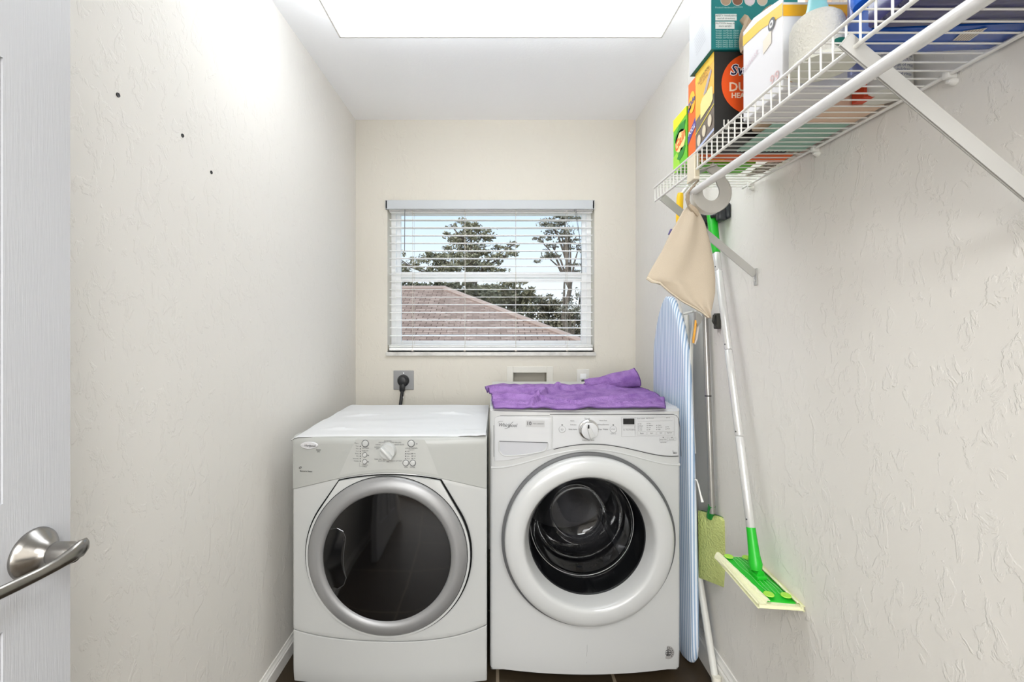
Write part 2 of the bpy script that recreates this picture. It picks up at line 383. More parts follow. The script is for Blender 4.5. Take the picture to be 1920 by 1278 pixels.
# ------------------------------------------------------------------ outside the window
def shingle_mat():
    m = mat('roof_shingles', (190, 168, 160), .9, spec=.1); n = m.node_tree; b = n.nodes['Principled BSDF']
    t = n.nodes.new('ShaderNodeTexCoord'); br = n.nodes.new('ShaderNodeTexBrick'); br.inputs['Scale'].default_value = 1
    br.inputs['Brick Width'].default_value = .33; br.inputs['Row Height'].default_value = .14; br.inputs['Mortar Size'].default_value = .012; br.inputs['Bias'].default_value = -.1
    br.inputs['Color1'].default_value = (*lin((178, 154, 140)), 1); br.inputs['Color2'].default_value = (*lin((150, 126, 113)), 1); br.inputs['Mortar'].default_value = (*lin((104, 84, 74)), 1)
    nz = n.nodes.new('ShaderNodeTexNoise'); nz.inputs['Scale'].default_value = 3; nz.inputs['Detail'].default_value = 6
    mx = n.nodes.new('ShaderNodeMix'); mx.data_type = 'RGBA'; mx.blend_type = 'OVERLAY'; mx.inputs[0].default_value = .35
    n.links.new(t.outputs['Object'], br.inputs['Vector']); n.links.new(t.outputs['Object'], nz.inputs['Vector']); n.links.new(br.outputs[0], mx.inputs[6]); n.links.new(nz.outputs[0], mx.inputs[7]); n.links.new(mx.outputs[2], b.inputs['Base Color'])
    return m
Ms = shingle_mat()
RY, RZ, RX = 16.0, 2.48, -1.88                     # ridge depth, height, east end
run = 6.6; drop = run*5/12
hs = thing('neighbouring_house', 'low house with pinkish brown shingled hip roof seen through the window', 'house', (-8, RY, -3.2))
mb = MB(); th = Vector((0, 0, -.15))
e0 = (-16, RY-run, RZ-drop); e1 = (RX+run, RY-run, RZ-drop); e2 = (RX+run, RY+run, RZ-drop); e3 = (-16, RY+run, RZ-drop); r0 = (-16, RY, RZ); r1 = (RX, RY, RZ)
for poly in ((e0, e1, r1, r0), (e1, e2, r1), (e2, e3, r0, r1)):
    mb.prism(poly, th)
mb.build('roof', Ms, hs, recalc=True)
mb = MB().tube([Vector(r1)+Vector((0, 0, .02)), Vector(e1)+Vector((0, 0, .02))], .09, 8).tube([Vector(r0)+Vector((0, 0, .02)), Vector(r1)+Vector((0, 0, .02))], .09, 8)
mb.build('ridge_cap', mat('ridge_shingle', (176, 154, 142), .9), hs)
MB().box((-15.7, RY-run+.5, -3.2), (RX+run-.5, RY+run-.5, RZ-drop-.02)).build('wall', mat('stucco', (205, 190, 170), .9), hs)
vy = 10.9; vp = P(932, 634, vy); zr = RZ-(RY-vy)*5/12
MB().tube([(vp.x, vy, zr-.1), (vp.x, vy, zr+.17)], .05, 10).tube([(vp.x, vy, zr-.02), (vp.x, vy, zr+.05)], .09, 10).build('vent_pipe', mat('vent_dark', (70, 60, 56), .7), hs)
struct(MB().box((-60, 3.2, -3.4), (60, 90, -3.2)).build('ground_outside', mat('grass_ground', (96, 104, 72), .95, vary=((130, 124, 90), 1.2, .7))), 'grassy ground outside, far below the window', 'ground')

M_bark = mat('bark', (120, 108, 96), .9, vary=((84, 74, 64), 6, .7))
def tree(name, label, base, height, clumps, leaf_rgb, leaf, seed, trunk_r, limbs=()):
    rng = random.Random(seed)
    t = thing(name, label, 'tree', base, 'trees beyond the neighbouring house')
    bx, by, bz = base
    mb = MB()
    pts = [(bx+rng.uniform(-.12, .12)*k, by, bz+height*k/6) for k in range(7)]
    mb.tube(pts, [trunk_r*(1-.11*k) for k in range(7)], 8)
    for (cx, cy, cz, rx, ry, rz, cnt) in clumps:
        s0 = Vector(pts[min(6, max(1, int((cz-bz)/height*6)-1))]); c = Vector((cx, cy, cz)); mid = (s0+c)/2+Vector((0, 0, .15*(c-s0).length))
        mb.tube([s0, mid, c], [trunk_r*.4, trunk_r*.25, trunk_r*.1], 6)
        for q in range(4):
            e = c+Vector((rng.uniform(-1, 1)*rx, rng.uniform(-1, 1)*ry, rng.uniform(-.6, .9)*rz))*.85
            mb.tube([c.lerp(mid, .3), (c+e)/2+Vector((0, 0, .1)), e], [trunk_r*.14, trunk_r*.08, trunk_r*.03], 5)
    mb.build('trunk', M_bark, t, smooth=True)
    verts, faces = [], []
    for (cx, cy, cz, rx, ry, rz, cnt) in clumps:
        subs = [(rng.gauss(0, .45), rng.gauss(0, .45), rng.gauss(0, .45), rng.uniform(.16, .4)) for _ in range(max(6, cnt//60))]
        for i in range(cnt):
            a, b2, c2, r = rng.choice(subs)
            p = Vector((cx+rx*(a+rng.gauss(0, r*.5)), cy+ry*(b2+rng.gauss(0, r*.5)), cz+rz*(c2+rng.gauss(0, r*.5))))
            u = Vector((rng.uniform(-1, 1), rng.uniform(-1, 1), rng.uniform(-1, 1))).normalized()*leaf*rng.uniform(.6, 1.3)
            v = u.cross(Vector((rng.uniform(-1, 1), rng.uniform(-1, 1), rng.uniform(-1, 1)))).normalized()*leaf*.5
            k = len(verts); verts += [p-u, p+v, p+u, p-v]; faces.append((k, k+1, k+2, k+3))
    me = bpy.data.meshes.new('foliage'); me.from_pydata([v-t.location for v in verts], [], faces)
    me.materials.append(mat('foliage_'+str(seed), leaf_rgb, .8, vary=(tuple(int(c*.72) for c in leaf_rgb), 2.5, .8)))
    o = bpy.data.objects.new('foliage', me); col.objects.link(o); o.parent = t
def cl_at(px, py, Y, rw, rh, cnt):
    p = P(px, py, Y); s_ = Y/F
    return (p.x, p.y, p.z, rw*s_, rw*s_*.8, rh*s_, cnt)
Yt = 30
bp_ = P(880, 640, Yt)
tree('oak_tree', 'tall olive green tree rising above the middle of the neighbouring roof', (bp_.x, Yt, -3.2), 10.2,
     [cl_at(884, 425, Yt, 22, 16, 420), cl_at(905, 440, Yt, 34, 16, 600), cl_at(870, 448, Yt, 36, 18, 900), cl_at(880, 475, Yt, 58, 20, 1700), cl_at(815, 480, Yt, 34, 16, 600), cl_at(950, 480, Yt, 26, 20, 420), cl_at(780, 498, Yt, 30, 12, 420), cl_at(840, 500, Yt, 60, 18, 1700), cl_at(905, 502, Yt, 50, 18, 1100), cl_at(958, 462, Yt, 16, 10, 130), cl_at(848, 425, Yt, 10, 8, 60), cl_at(755, 495, Yt, 14, 20, 90)],
     (168, 162, 134), .115, 11, .3)
Yt = 26; bp_ = P(1066, 640, Yt)
tree('pine_tree', 'thin tall pine at the right of the window with flat tufted crowns', (bp_.x, Yt, -3.2), 9.6,
     [cl_at(1058, 406, Yt, 36, 9, 700), cl_at(1030, 418, Yt, 34, 8, 420), cl_at(1050, 434, Yt, 36, 10, 520), cl_at(1012, 449, Yt, 18, 6, 200), cl_at(1070, 448, Yt, 34, 8, 300), cl_at(1035, 462, Yt, 22, 6, 80), cl_at(1025, 480, Yt, 30, 12, 480), cl_at(1060, 500, Yt, 34, 9, 260), cl_at(1085, 465, Yt, 14, 10, 120), cl_at(1088, 560, Yt, 14, 40, 300), cl_at(1068, 590, Yt, 22, 30, 260)],
     (160, 156, 138), .085, 23, .22)
Yt = 25
tree('leafy_tree', 'dark dense tree close behind the roof slope at left', (P(800, 600, Yt).x, Yt, -3.2), 4.6,
     [cl_at(765, 545, Yt, 50, 18, 1600), cl_at(830, 545, Yt, 50, 18, 1900), cl_at(880, 548, Yt, 40, 18, 1500)], (120, 118, 94), .13, 31, .2)
Yt = 36
tree('leafy_tree', 'dark bushy tree filling the gap below the middle rail', (P(960, 600, Yt).x, Yt, -3.2), 6.4,
     [cl_at(930, 555, Yt, 50, 26, 2400), cl_at(975, 550, Yt, 36, 22, 1500), cl_at(960, 590, Yt, 50, 26, 1800), cl_at(905, 580, Yt, 50, 26, 1500)], (146, 140, 112), .17, 37, .2)
Yt = 43
tree('leafy_tree', 'grey brown bushy tree at lower right beyond the roof edge', (P(1050, 620, Yt).x, Yt, -3.2), 5.4,
     [cl_at(1020, 575, Yt, 40, 20, 1500), cl_at(1060, 590, Yt, 44, 26, 1500), cl_at(1090, 620, Yt, 40, 26, 1500), cl_at(1040, 620, Yt, 50, 24, 1800), cl_at(985, 610, Yt, 44, 26, 1300)], (150, 140, 118), .19, 41, .2)

# ------------------------------------------------------------------ sockets and supply box on the back wall
do = thing('dryer_outlet', 'square grey wall outlet with the black dryer plug in it', 'outlet', (-.535, YB, .9))
MB().box((-.593, YB-.006, .903), (-.477, YB, 1.013), .003).build('cover_plate', mat('outlet_grey', (150, 150, 150), .4, metal=.3), do)
for z in (.918, .998): MB().lathe([(.004, 0), (.003, -.0015), (.0, -.002)], (-.535, YB-.006, z), 'Y', 12).build('screw', M_chrome, do)
MB().lathe([(.034, 0), (.034, -.004), (.030, -.006), (.0, -.006)], (-.536, YB-.006, .956), 'Y', 32).build('receptacle', M_black, do)
pc = thing('dryer_power_cord', 'thick black dryer plug and cord hanging from the grey outlet', 'power cord', (-.536, YB-.03, .8))
MB().lathe([(.026, 0), (.027, -.02), (.022, -.034), (.014, -.036), (.0, -.036)], (-.537, YB-.013, .958), 'Y', 28, sz=1.1).obox((-.536, YB-.036, .925), (.014, 0, 0), (0, .012, 0), (0, 0, .028), .006).build('plug', M_black, pc, smooth=True)
MB().tube([(-.535, YB-.036, .93), (-.536, YB-.04, .89), (-.540, YB-.05, .85), (-.545, YB-.07, .78), (-.55, YB-.1, .66)], .0095, 12).build('cord', M_black, pc, smooth=True)
MB().tube([(-.5365, YB-.041, .872), (-.538, YB-.0435, .862)], .0105, 12).build('cord_tag', M_ink_white, pc)
sb = thing('water_supply_box', 'white framed recessed water supply box behind the purple towel', 'supply box', (.184, YB, .84))
mb = MB(); frame_rect(mb, BX0-.035, BX1+.035, BZ0-.03, BZ1+.032, .036, YB-.005, YB+.002, .002); mb.build('frame', mat('supply_frame', (222, 219, 210), .5), sb)

M_rec = mat('box_plastic', (196, 192, 180), .5)
mb = MB(); x0, x1, z0, z1 = BX0, BX1, BZ0, BZ1
mb.box((x0, YB+.09, z0), (x1, YB+.095, z1)).box((x0, YB, z0), (x0+.003, YB+.09, z1)).box((x1-.003, YB, z0), (x1, YB+.09, z1)).box((x0, YB, z0), (x1, YB+.09, z0+.003)).box((x0, YB, z1-.003), (x1, YB+.09, z1))
mb.build('recess', M_rec, sb)
for x in (x0+.05, x1-.05): MB().tube([(x, YB+.05, z0+.003), (x, YB+.05, z0+.06)], .009, 10).tube([(x-.02, YB+.04, z0+.05), (x+.02, YB+.04, z0+.05)], .006, 8).build('valve', mat('brass', (180, 150, 80), .3, metal=1), sb)
wo_ = thing('washer_outlet', 'white wall outlet with a small black plug above the towel', 'outlet', (.487, YB, .9))
MB().box((.452, YB-.005, .905), (.522, YB, 1.02), .003).build('cover_plate', M_trim, wo_)
MB().box((.47, YB-.008, .965), (.504, YB-.004, .995), .003).box((.47, YB-.008, .925), (.504, YB-.004, .955), .003).build('socket', M_vinyl, wo_)
MB().lathe([(.004, 0), (.0, -.0015)], (.487, YB-.005, .96), 'Y', 10).build('screw', M_chrome, wo_)
wc = thing('washer_power_plug', 'small black plug in the white outlet behind the washer', 'plug', (.49, YB-.02, .92))
MB().box((.474, YB-.035, .935), (.506, YB-.008, .962), .006).build('plug', M_black, wc, smooth=True)
MB().tube([(.49, YB-.03, .94), (.492, YB-.05, .90), (.5, YB-.06, .8)], .005, 8).build('cord', M_black, wc, smooth=True)

# ------------------------------------------------------------------ dryer
def panel(mb, x0, x1, ztop, zbot, yf, depth, nx=40, nz=12, rnd=.006, top_r=0.0):
    """a bowed front panel: rows of points between zbot(x) and ztop(x) at y = yf(x, z), with softened borders"""
    us = [0, .004, .012]+[i/nx for i in range(1, nx)]+[.988, .996, 1]
    vs = [0, .01, .03]+[j/nz for j in range(1, nz)]+[.97, .99, 1]
    W = x1-x0
    def pt(u, v):
        x = x0+W*u; a, b2 = zbot(x), ztop(x); z = a+(b2-a)*v; y = yf(x, z)
        du = min(u, 1-u)*W; dv = min(v, 1-v)*(b2-a)
        for d in (du, dv):
            if d < rnd: y += rnd-math.sqrt(max(0, rnd*rnd-(rnd-d)**2))
        if top_r and b2-z < top_r: y += top_r-math.sqrt(max(0, top_r**2-(top_r-(b2-z))**2))
        return Vector((x, y, z))
    A = [[mb.bm.verts.new(pt(u, v)) for v in vs] for u in us]
    B = [[mb.bm.verts.new(Vector((p.co.x, p.co.y+depth, p.co.z))) for p in row] for row in A]
    nu, nv = len(us)-1, len(vs)-1
    for i in range(nu):
        for j in range(nv):
            mb.bm.faces.new((A[i][j], A[i+1][j], A[i+1][j+1], A[i][j+1])); mb.bm.faces.new((B[i][j], B[i][j+1], B[i+1][j+1], B[i+1][j]))
    ring = lambda G: [G[i][0] for i in range(nu+1)]+[G[nu][j] for j in range(1, nv+1)]+[G[i][nv] for i in range(nu-1, -1, -1)]+[G[0][j] for j in range(nv-1, 0, -1)]
    ra, rb = ring(A), ring(B)
    for k in range(len(ra)): mb.bm.faces.new((ra[k], rb[k], rb[(k+1) % len(ra)], ra[(k+1) % len(ra)]))
    return mb

def seam_fn(pts, yf0):
    xs = [(p[0]-CX)/F*yf0((p[0]-CX)/F*1.59) for p in pts]; zs_ = [EYE-(p[1]-CY)/F*yf0((p[0]-CX)/F*1.59) for p in pts]
    co = np.polyfit(xs, zs_, min(4, len(xs)-1))
    return lambda x: float(np.polyval(co, x))

DX0, DX1, DT, DB = -.720, -.038, .884, 2.197
dxc = (DX0+DX1)/2; dhw = (DX1-DX0)/2
dyf = lambda x, z=0: 1.602-.026*(1-((x-dxc)/dhw)**2)
dr = thing('dryer', 'white front load dryer with silver ringed dark glass door', 'dryer', (dxc, 1.9, 0))
M_body_in = mat('dark_body', (34, 34, 36), .7)
MB().box((DX0+.003, 1.625, .015), (DX1-.003, DB, DT-.012), .01).build('cabinet', M_white, dr, smooth=True)
MB().box((DX0, 1.61, DT-.03), (DX1, DB, DT), .012, 4).build('top_panel', M_white, dr, smooth=True)
MB().box((DX0+.004, 1.6065, .10), (DX1-.004, 1.63, DT-.03)).build('front_frame', mat('frame_grey', (56, 56, 56), .7), dr)
s1 = seam_fn([(547, 917), (591, 907), (635, 897), (680, 889), (730, 886), (780, 889), (828, 897), (872, 907), (914, 916)], dyf)
s2 = seam_fn([(547, 1179), (600, 1192), (660, 1200), (730, 1203), (800, 1200), (860, 1191), (913, 1171)], dyf)
g = .0018
con = panel(MB(), DX0, DX1, lambda x: DT+.001, lambda x: s1(x)+g*.4, lambda x, z: dyf(x)-.003, .035, rnd=.0015, top_r=.018).build('console', M_console, dr, smooth=True)
panel(MB(), DX0, DX1, lambda x: s1(x)-g*.4, lambda x: s2(x)+g, lambda x, z: dyf(x), .03, rnd=.002).build('front_panel', M_white, dr, smooth=True)
panel(MB(), DX0, DX1, lambda x: s2(x)-g, lambda x: .018, lambda x, z: dyf(x)+.001+.012*(max(0, (.08-z))/.08)**2, .03, rnd=.002).build('toe_panel', M_white, dr, smooth=True)

def pt_on(px, py, off=0.0, yf=dyf):                # point on a bowed front, off metres in front of it
    y = yf((px-CX)/F*1.58)-off; return P(px, py, y)
# console inset and its print
yc = lambda x, z=0: dyf(x)-.0035
ins = []
for (px, py) in ((665, 826), (795, 826), (822, 893)): ins.append((px, py))
mb = MB(); NN = 14
def inset_pt(u, v):
    xl, xr = 667+(636-667)*v, 796+(822-796)*v; px = xl+(xr-xl)*u
    pyb = CY+(EYE-s1((px-CX)/F*1.585))/1.585*F-5; py = 824+(pyb-824)*v
    return P(px, py, yc((px-CX)/F*1.58)-.0004)
mb.grid(inset_pt, NN, 6); mb.build('control_inset', mat('dryer_inset', (175, 176, 172), .4), con)
KX = P(728, 845, 1.57)
kb = MB(); kb.lathe([(.0285, .004), (.0285, -.004), (.026, -.014), (.0245, -.020), (.0, -.020)], (KX.x, 1.574, KX.z), 'Y', 40)
kn = kb.build('knob', M_white, dr, smooth=True)
ang = math.radians(-47); du = Vector((math.cos(ang), 0, math.sin(ang))); dn = Vector((-du.z, 0, du.x))
c0 = Vector((KX.x, 1.545, KX.z))
mbk = MB(); mbk.obox(c0, du*.027, (0, .013, 0), dn*.0045, .003); mbk.build('knob_grip', M_white, kn, smooth=True)
for (px, py, r) in ((685, 831, 5.2), (684, 852.5, 3.6), (684, 865, 3.6), (771, 831, 5.2), (761, 867.5, 4.6), (774, 867.5, 4.6)):
    p = pt_on(px, py, .004); rr = r*1.575/F
    bt = MB().lathe([(rr*1.15, 0), (rr*1.15, -.0008), (rr, -.001), (rr, -.004), (rr*.8, -.0056), (0, -.0060)], p, 'Y', 24).build('button', M_white, dr, smooth=True)
    MB().lathe([(rr*1.32, -.0009), (rr*1.12, -.0012)], p, 'Y', 24).build('button_ring', M_ink, bt)
for (px, py) in [(675.5, 836.5+4.6*k) for k in range(7)]+[(690.5, 853.5), (690.3, 865.5), (781.5, 831.8)]+[(760.7-.1*k, 846+4.5*k) for k in range(4)]+[(772.8, 850.2+4.5*k) for k in range(3)]:
    p = pt_on(px, py, .0052); MB().flat(ellipse(p, UX, UZ, .0018, .0018, 10)).build('indicator_light', M_ink_dark, con)
mb = MB()
def ptext(mb, s_, px, py, h_px, off=.0052, yf=dyf, align='CENTER', **k):
    p = pt_on(px, py, off, yf); n0 = len(mb.bm.verts); mb.text(s_, p, UX, UZ, h_px*p.y/F*1.4, align, **k); drape(mb, n0, off, yf)
def drape(mb, n0, off, yf):                       # lay the print on the bowed front
    mb.bm.verts.ensure_lookup_table()
    for v in mb.bm.verts[n0:]: v.co.y = yf(v.co.x)-off
for s_, px, py, h in (('More', 672, 830.5, 2.4), ('Time', 672.5, 836, 2), ('Wet', 672.5, 840.8, 2), ('Cool', 672.5, 845.4, 2), ('Damp', 672.5, 850, 2), ('Hot', 672.5, 854.6, 2), ('Extended', 672.5, 859.4, 2), ('Wrinkle', 672.5, 864, 2)):
    ptext(mb, s_, px, py, h, align='RIGHT')
for s_, px, py, h in (('NORMAL', 727.5, 826.8, 2.6), ('DELICATE', 716, 829.3, 2), ('SUPER DELICATE', 742, 829.5, 2), ('CASUAL', 709, 833.5, 2), ('HEAVY DUTY', 748.5, 833.5, 2.3), ('EXPRESS', 707.5, 838, 2.1), ('DRY', 708, 841, 2), ('TIMED DRY   LOW', 713, 860.8, 2.0), ('RACK DRY', 716, 864, 2), ('OFF', 727, 865.4, 2.2), ('TOUCH UP HIGH', 742, 863.8, 2.2), ('DRYNESS', 685.4, 839.8, 2.2), ('MORE DRY', 684.8, 844.8, 1.8), ('LESS', 684.5, 847.6, 1.6), ('WRINKLE', 684, 871.5, 2), ('SHIELD', 684, 874.5, 1.8), ('START', 771, 832, 1.8), ('LOUD SIGNAL', 771.5, 840, 2.6), ('temperature', 771.5, 843, 1.5), ('TEMP', 761, 875.8, 2.1), ('SIGNAL', 773.5, 875.4, 2.1)):
    ptext(mb, s_, px, py, h)
for s_, px, py in (('High', 763, 846), ('Medium', 763, 850.5), ('Low', 763, 855), ('Extra', 763, 859.5), ('Max', 775, 850.2), ('Med', 775, 854.8), ('Off', 775, 859.2)): ptext(mb, s_, px, py, 1.9, align='LEFT')
a_ = pt_on(674, 867, .0052); b_ = pt_on(674, 874, .0052); c_ = pt_on(680, 874, .0052)
mb.tube([a_, b_, c_], .0003, 4)
mb.build('panel_lettering', M_ink, con)
# badge
p = pt_on(580, 834.5, .006)
bd = MB().lathe([(.031, .002), (.031, -.001), (.028, -.003), (0, -.0034)], p, 'Y', 40, sz=.40).build('badge', mat('badge_silver', (214, 214, 216), .3, metal=.35), con, smooth=True)
mb = MB(); mb.text('Whirlpool', p+Vector((0, -.0042, 0)), UX, UZ, .0115, shear=.35, bold=.0001); drape(mb, 0, .0115, dyf); mb.build('badge_lettering', M_ink, bd)
mb = MB(); ptext(mb, 'Sensor', 597, 843, 2.3, bold=.0001); ptext(mb, 'Dry', 597, 846.5, 2.3, bold=.0001); mb.build('sensor_print', M_ink_dark, con); mb = MB()
ptext(mb, 'Resource Saver', 573.5, 883.3, 2.8, bold=.0001)
q = pt_on(562.8, 876.5, .0052); mb.tube([q+Vector((.004*math.cos(a), 0, .003*math.sin(a)+.0015*math.cos(a))) for a in [k*.6 for k in range(11)]], .0008, 5)
mb.build('printed_label', M_ink_dark, con)

# dryer door
yd = 1.578; dc = P(726.5, 1043, 1.560)
R_ = .283
def door_outline(grow=0.0, lift=0.0):
    cx, cz = dc.x, dc.z; pts = []
    a1 = P(637-grow*300, 900-grow*150, yd); a2 = P(826+grow*300, 900-grow*150, yd); rr = R_+grow
    # right and left tangents from the circle to the shoulders
    def tang(p, sgn):
        dx, dz = p.x-cx, p.z-cz; d = math.hypot(dx, dz); return math.atan2(dz, dx)-sgn*math.acos(min(1, rr/d))
    tR = tang(a2, 1); tL = tang(a1, -1)
    n_ = 90; aL = tL; aR = tR
    while aL > aR: aL -= 2*PI
    # go clockwise from tR down round the bottom to tL
    k0 = tR; k1 = tL-2*PI if tL > tR else tL
    for k in range(n_+1):
        a = k0+(k1-k0)*k/n_; pts.append(Vector((cx+rr*math.cos(a), 0, cz+rr*math.sin(a))))
    m_ = 24
    for k in range(m_+1):
        t_ = k/m_; x = a1.x+(a2.x-a1.x)*t_; z = a1.z+(a2.z-a1.z)*t_+(.0185+grow*.3)*(1-(2*t_-1)**2)
        pts.append(Vector((x, 0, z)))
    return pts
def at_y(pts, y): return [Vector((p.x, y, p.z)) for p in pts]
MB().prism(at_y(door_outline(.0062), yd+.004), (0, -.006, 0)).build('door_gasket', M_gap, dr)
dd = MB().prism(at_y(door_outline(0), yd), (0, -.012, 0), .003).build('door', M_white, dr, smooth=True)
MB().lathe([(.273, .0), (.273, -.006), (.270, -.011), (.258, -.019), (.240, -.023), (.226, -.021), (.219, -.014), (.216, -.004)], (dc.x, yd-.010, dc.z), 'Y', 96).build('door_ring', M_silver, dd, smooth=True, angle=60)
MB().lathe([(.2735, .0), (.2755, -.001), (.2735, -.0015)], (dc.x, yd-.0118, dc.z), 'Y', 96).build('ring_seam', M_gap, dd)
M_dglass = mat('dark_door_glass', (14, 13, 13), .05, spec=.62, coat=0)
MB().lathe([(.220, -.002), (.2185, -.013), (.20, -.0150), (.12, -.0172), (.05, -.0182), (0, -.0184)], (dc.x, yd-.010, dc.z), 'Y', 96).build('door_glass', M_dglass, dd, smooth=True, angle=60)
# grip pocket at the left of the glass
gp = [(611, 1009), (620, 992), (632, 990), (643, 996), (648, 1008), (645, 1026), (643, 1048), (645, 1070), (649, 1083), (644, 1096), (633, 1103), (622, 1100), (613, 1082), (609, 1060), (607.5, 1040), (608.5, 1022)]
gy = yd-.0262
MB().prism([P(a, b2, gy) for a, b2 in gp], (0, .004, 0), .0015).build('door_grip', mat('grip_black', (6, 6, 7), .18), dd, smooth=True)
mb = MB(); mb.tube([P(a, b2, gy-.0005) for a, b2 in ((620, 991.5), (632, 989.5), (643.5, 995.5), (648.5, 1008), (645.5, 1026), (643.5, 1048), (645.5, 1070), (649.5, 1083), (644.5, 1096.5), (632, 1104))], .0006, 6); mb.build('grip_edge', mat('grip_rim', (130, 130, 132), .2, metal=.6), dd)
# hinge recess at the right
mb = MB(); hx = [(878, 997), (881, 1003), (884.5, 1020), (885.5, 1040), (884, 1058), (880, 1073), (877, 1078), (879, 1062), (881, 1045), (881, 1030), (879, 1012)]
mb.prism([P(a-.3, b2, dyf(P(881, 0, 1.59).x)-.0045) for a, b2 in hx], (0, .008, 0)); mb.build('hinge_recess', M_gap, dd)

# dryer top cover sheet
mw = mat('white_sheet', (214, 215, 216), .55, bump=(5, .006))
def cover(u, v):
    x = DX0-.004+(DX1-DX0+.004)*u; y = 1.600+(DB-1.600)*v
    z = DT+.0035+.003*mnoise.noise(Vector((x*5, y*7, 0)))+.005*max(0, mnoise.noise(Vector((x*3+y*4, y*11-x*3, 5))))
    z += .007*math.exp(-((y-1.98-.25*(x+.5))/.012)**2)*(1 if -.66 < x < -.50 else 0)*math.sin((x+.66)/.16*PI)
    z += .008*math.exp(-((y-1.99+.22*(x+.2))/.013)**2)*(math.sin((x+.30)/.2*PI) if -.30 < x < -.10 else 0)
    z += .006*math.exp(-((y-1.70+.05*(x+.6))/.01)**2)*(math.sin((x+.66)/.14*PI) if -.66 < x < -.52 else 0)
    if u < .03: z -= .012*((.03-u)/.03)**1.5; x -= .002
    if v < .03: z -= .003*((.03-v)/.03)**2
    if u > .86 and v < .16: z += .002+.004*((u-.86)/.14)*((.16-v)/.16)*abs(math.sin(u*40))
    if u > .985: x -= .004
    return (x, y, z)
sh = MB().grid(cover, 90, 60, (0, 0, -.0022)).build('dryer_top_cover', mw, smooth=True)
tag(sh, 'wrinkled white sheet lying over the top of the dryer', 'cover')
mb = MB(); mb.tube([Vector(cover(k/60, 0))+Vector((0, -.0006, -.0020)) for k in range(61)], .0011, 6); e_ = mb.build('edge_gap_shade', mat('edge_grey', (96, 94, 92), .8), sh)  # dark strip drawn in for the shaded gap under the sheet's front edge
# ------------------------------------------------------------------ washer
VX0, VX1, VT, VB = -.0275, .660, .976, 2.385
vxc = (VX0+VX1)/2; vhw = (VX1-VX0)/2
vyf = lambda x, z=0: 1.640-.034*(1-((x-vxc)/vhw)**2)
ws = thing('washing_machine', 'white front load washer with round porthole door and purple towel on top', 'washing machine', (vxc, 2.0, 0))
MB().box((VX0+.003, 1.66, .02), (VX0+.010, VB, VT-.02), .002).box((VX1-.010, 1.66, .02), (VX1-.003, VB, VT-.02), .002).box((VX0+.003, VB-.008, .02), (VX1-.003, VB, VT-.02), .002).box((VX0+.003, 1.66, .02), (VX1-.003, VB, .03), .002).build('cabinet', M_washer, ws, smooth=True)
for x in (VX0+.05, VX1-.05):
    for y in (1.72, 2.33): MB().lathe([(.022, 0), (.022, .012), (.01, .014), (.01, .024)], (x, y, 0), 'Z', 16, cap0=True).build('foot', M_black, ws)
mb = MB(); mb.grid(lambda u, v: (VX0+(VX1-VX0)*u, (vyf(VX0+(VX1-VX0)*u)+.012)*(1-v)+VB*v, VT+.0005-(.004 if v == 0 else 0)), 30, 6, (0, 0, -.03)); mb.build('top_panel', M_washer, ws, smooth=True)
# front with round opening left dark behind the door
mbf = panel(MB(), VX0, VX1, lambda x: VT, lambda x: .030, lambda x, z: vyf(x)+.010*(max(0, (.12-z))/.12)**2, .03, rnd=.012, top_r=.014, nx=70, nz=90)
DOORX, DOORZ = .3185, .526
bmesh.ops.delete(mbf.bm, geom=[f for f in mbf.bm.faces if math.hypot(f.calc_center_median().x-DOORX, f.calc_center_median().z-DOORZ) < .285], context='FACES')
mbf.build('front_panel', M_washer, ws, smooth=True)
yv = lambda x, z=0: vyf(x)
# console overlay
s3 = seam_fn([(923, 864), (960, 862), (1000, 853), (1037, 841), (1070, 834.5), (1105, 832), (1140, 834.5), (1180, 842), (1230, 851), (1274, 855)], yv)
x_c0, x_c1 = P(1035, 0, 1.625).x, P(1272, 0, 1.637).x
cw = panel(MB(), x_c0, x_c1, lambda x: P(0, 778, 1.62).z if x < .64 else P(0, 778, 1.62).z-.010*((x-.64)/.02)**2, lambda x: s3(x)+.001, lambda x, z: yv(x)-.0022, .008, rnd=.002, nx=36).build('console', M_console2, ws, smooth=True)
mb = MB(); xs_ = np.linspace(x_c0+.004, x_c1, 40); mb.tube([(x, yv(x)-.0008, s3(x)-.0004) for x in xs_], .0013, 6)
mb.tube([P(px, 776.4, yv(P(px, 0, 1.62).x)-.0008) for px in np.linspace(1031, 1262, 30)]+[P(1268, 778.5, 1.634), P(1272, 784, 1.637), P(1275, 800, 1.638), P(1277, 855, 1.638)], .0009, 6)
mb.tube([P(px, 778.8, yv(P(px, 0, 1.62).x)-.0006) for px in np.linspace(938, 1030, 12)]+[P(1031.5, 776, 1.616)], .0007, 6)
mb.tube([P(926, 797, 1.6375), P(926, 856, 1.6375)], .0009, 6)
mb.build('console_seam', M_ink, ws)
# soft crease below the console
s4 = seam_fn([(920, 877), (970, 870), (1020, 858), (1060, 846.5), (1105, 842), (1150, 846), (1200, 860), (1240, 868), (1275, 872)], yv)
mb = MB(); xs_ = np.linspace(VX0+.004, VX1-.003, 60)
mb.grid(lambda u, v: (VX0+.004+(VX1-VX0-.007)*u, yv(VX0+.004+(VX1-VX0-.007)*u)-(.0035 if .3 < v < .8 else -.0004), s4(VX0+.004+(VX1-VX0-.007)*u)+.010*v-.004), 60, 6); mb.build('front_crease', M_washer, ws, smooth=True, angle=80)
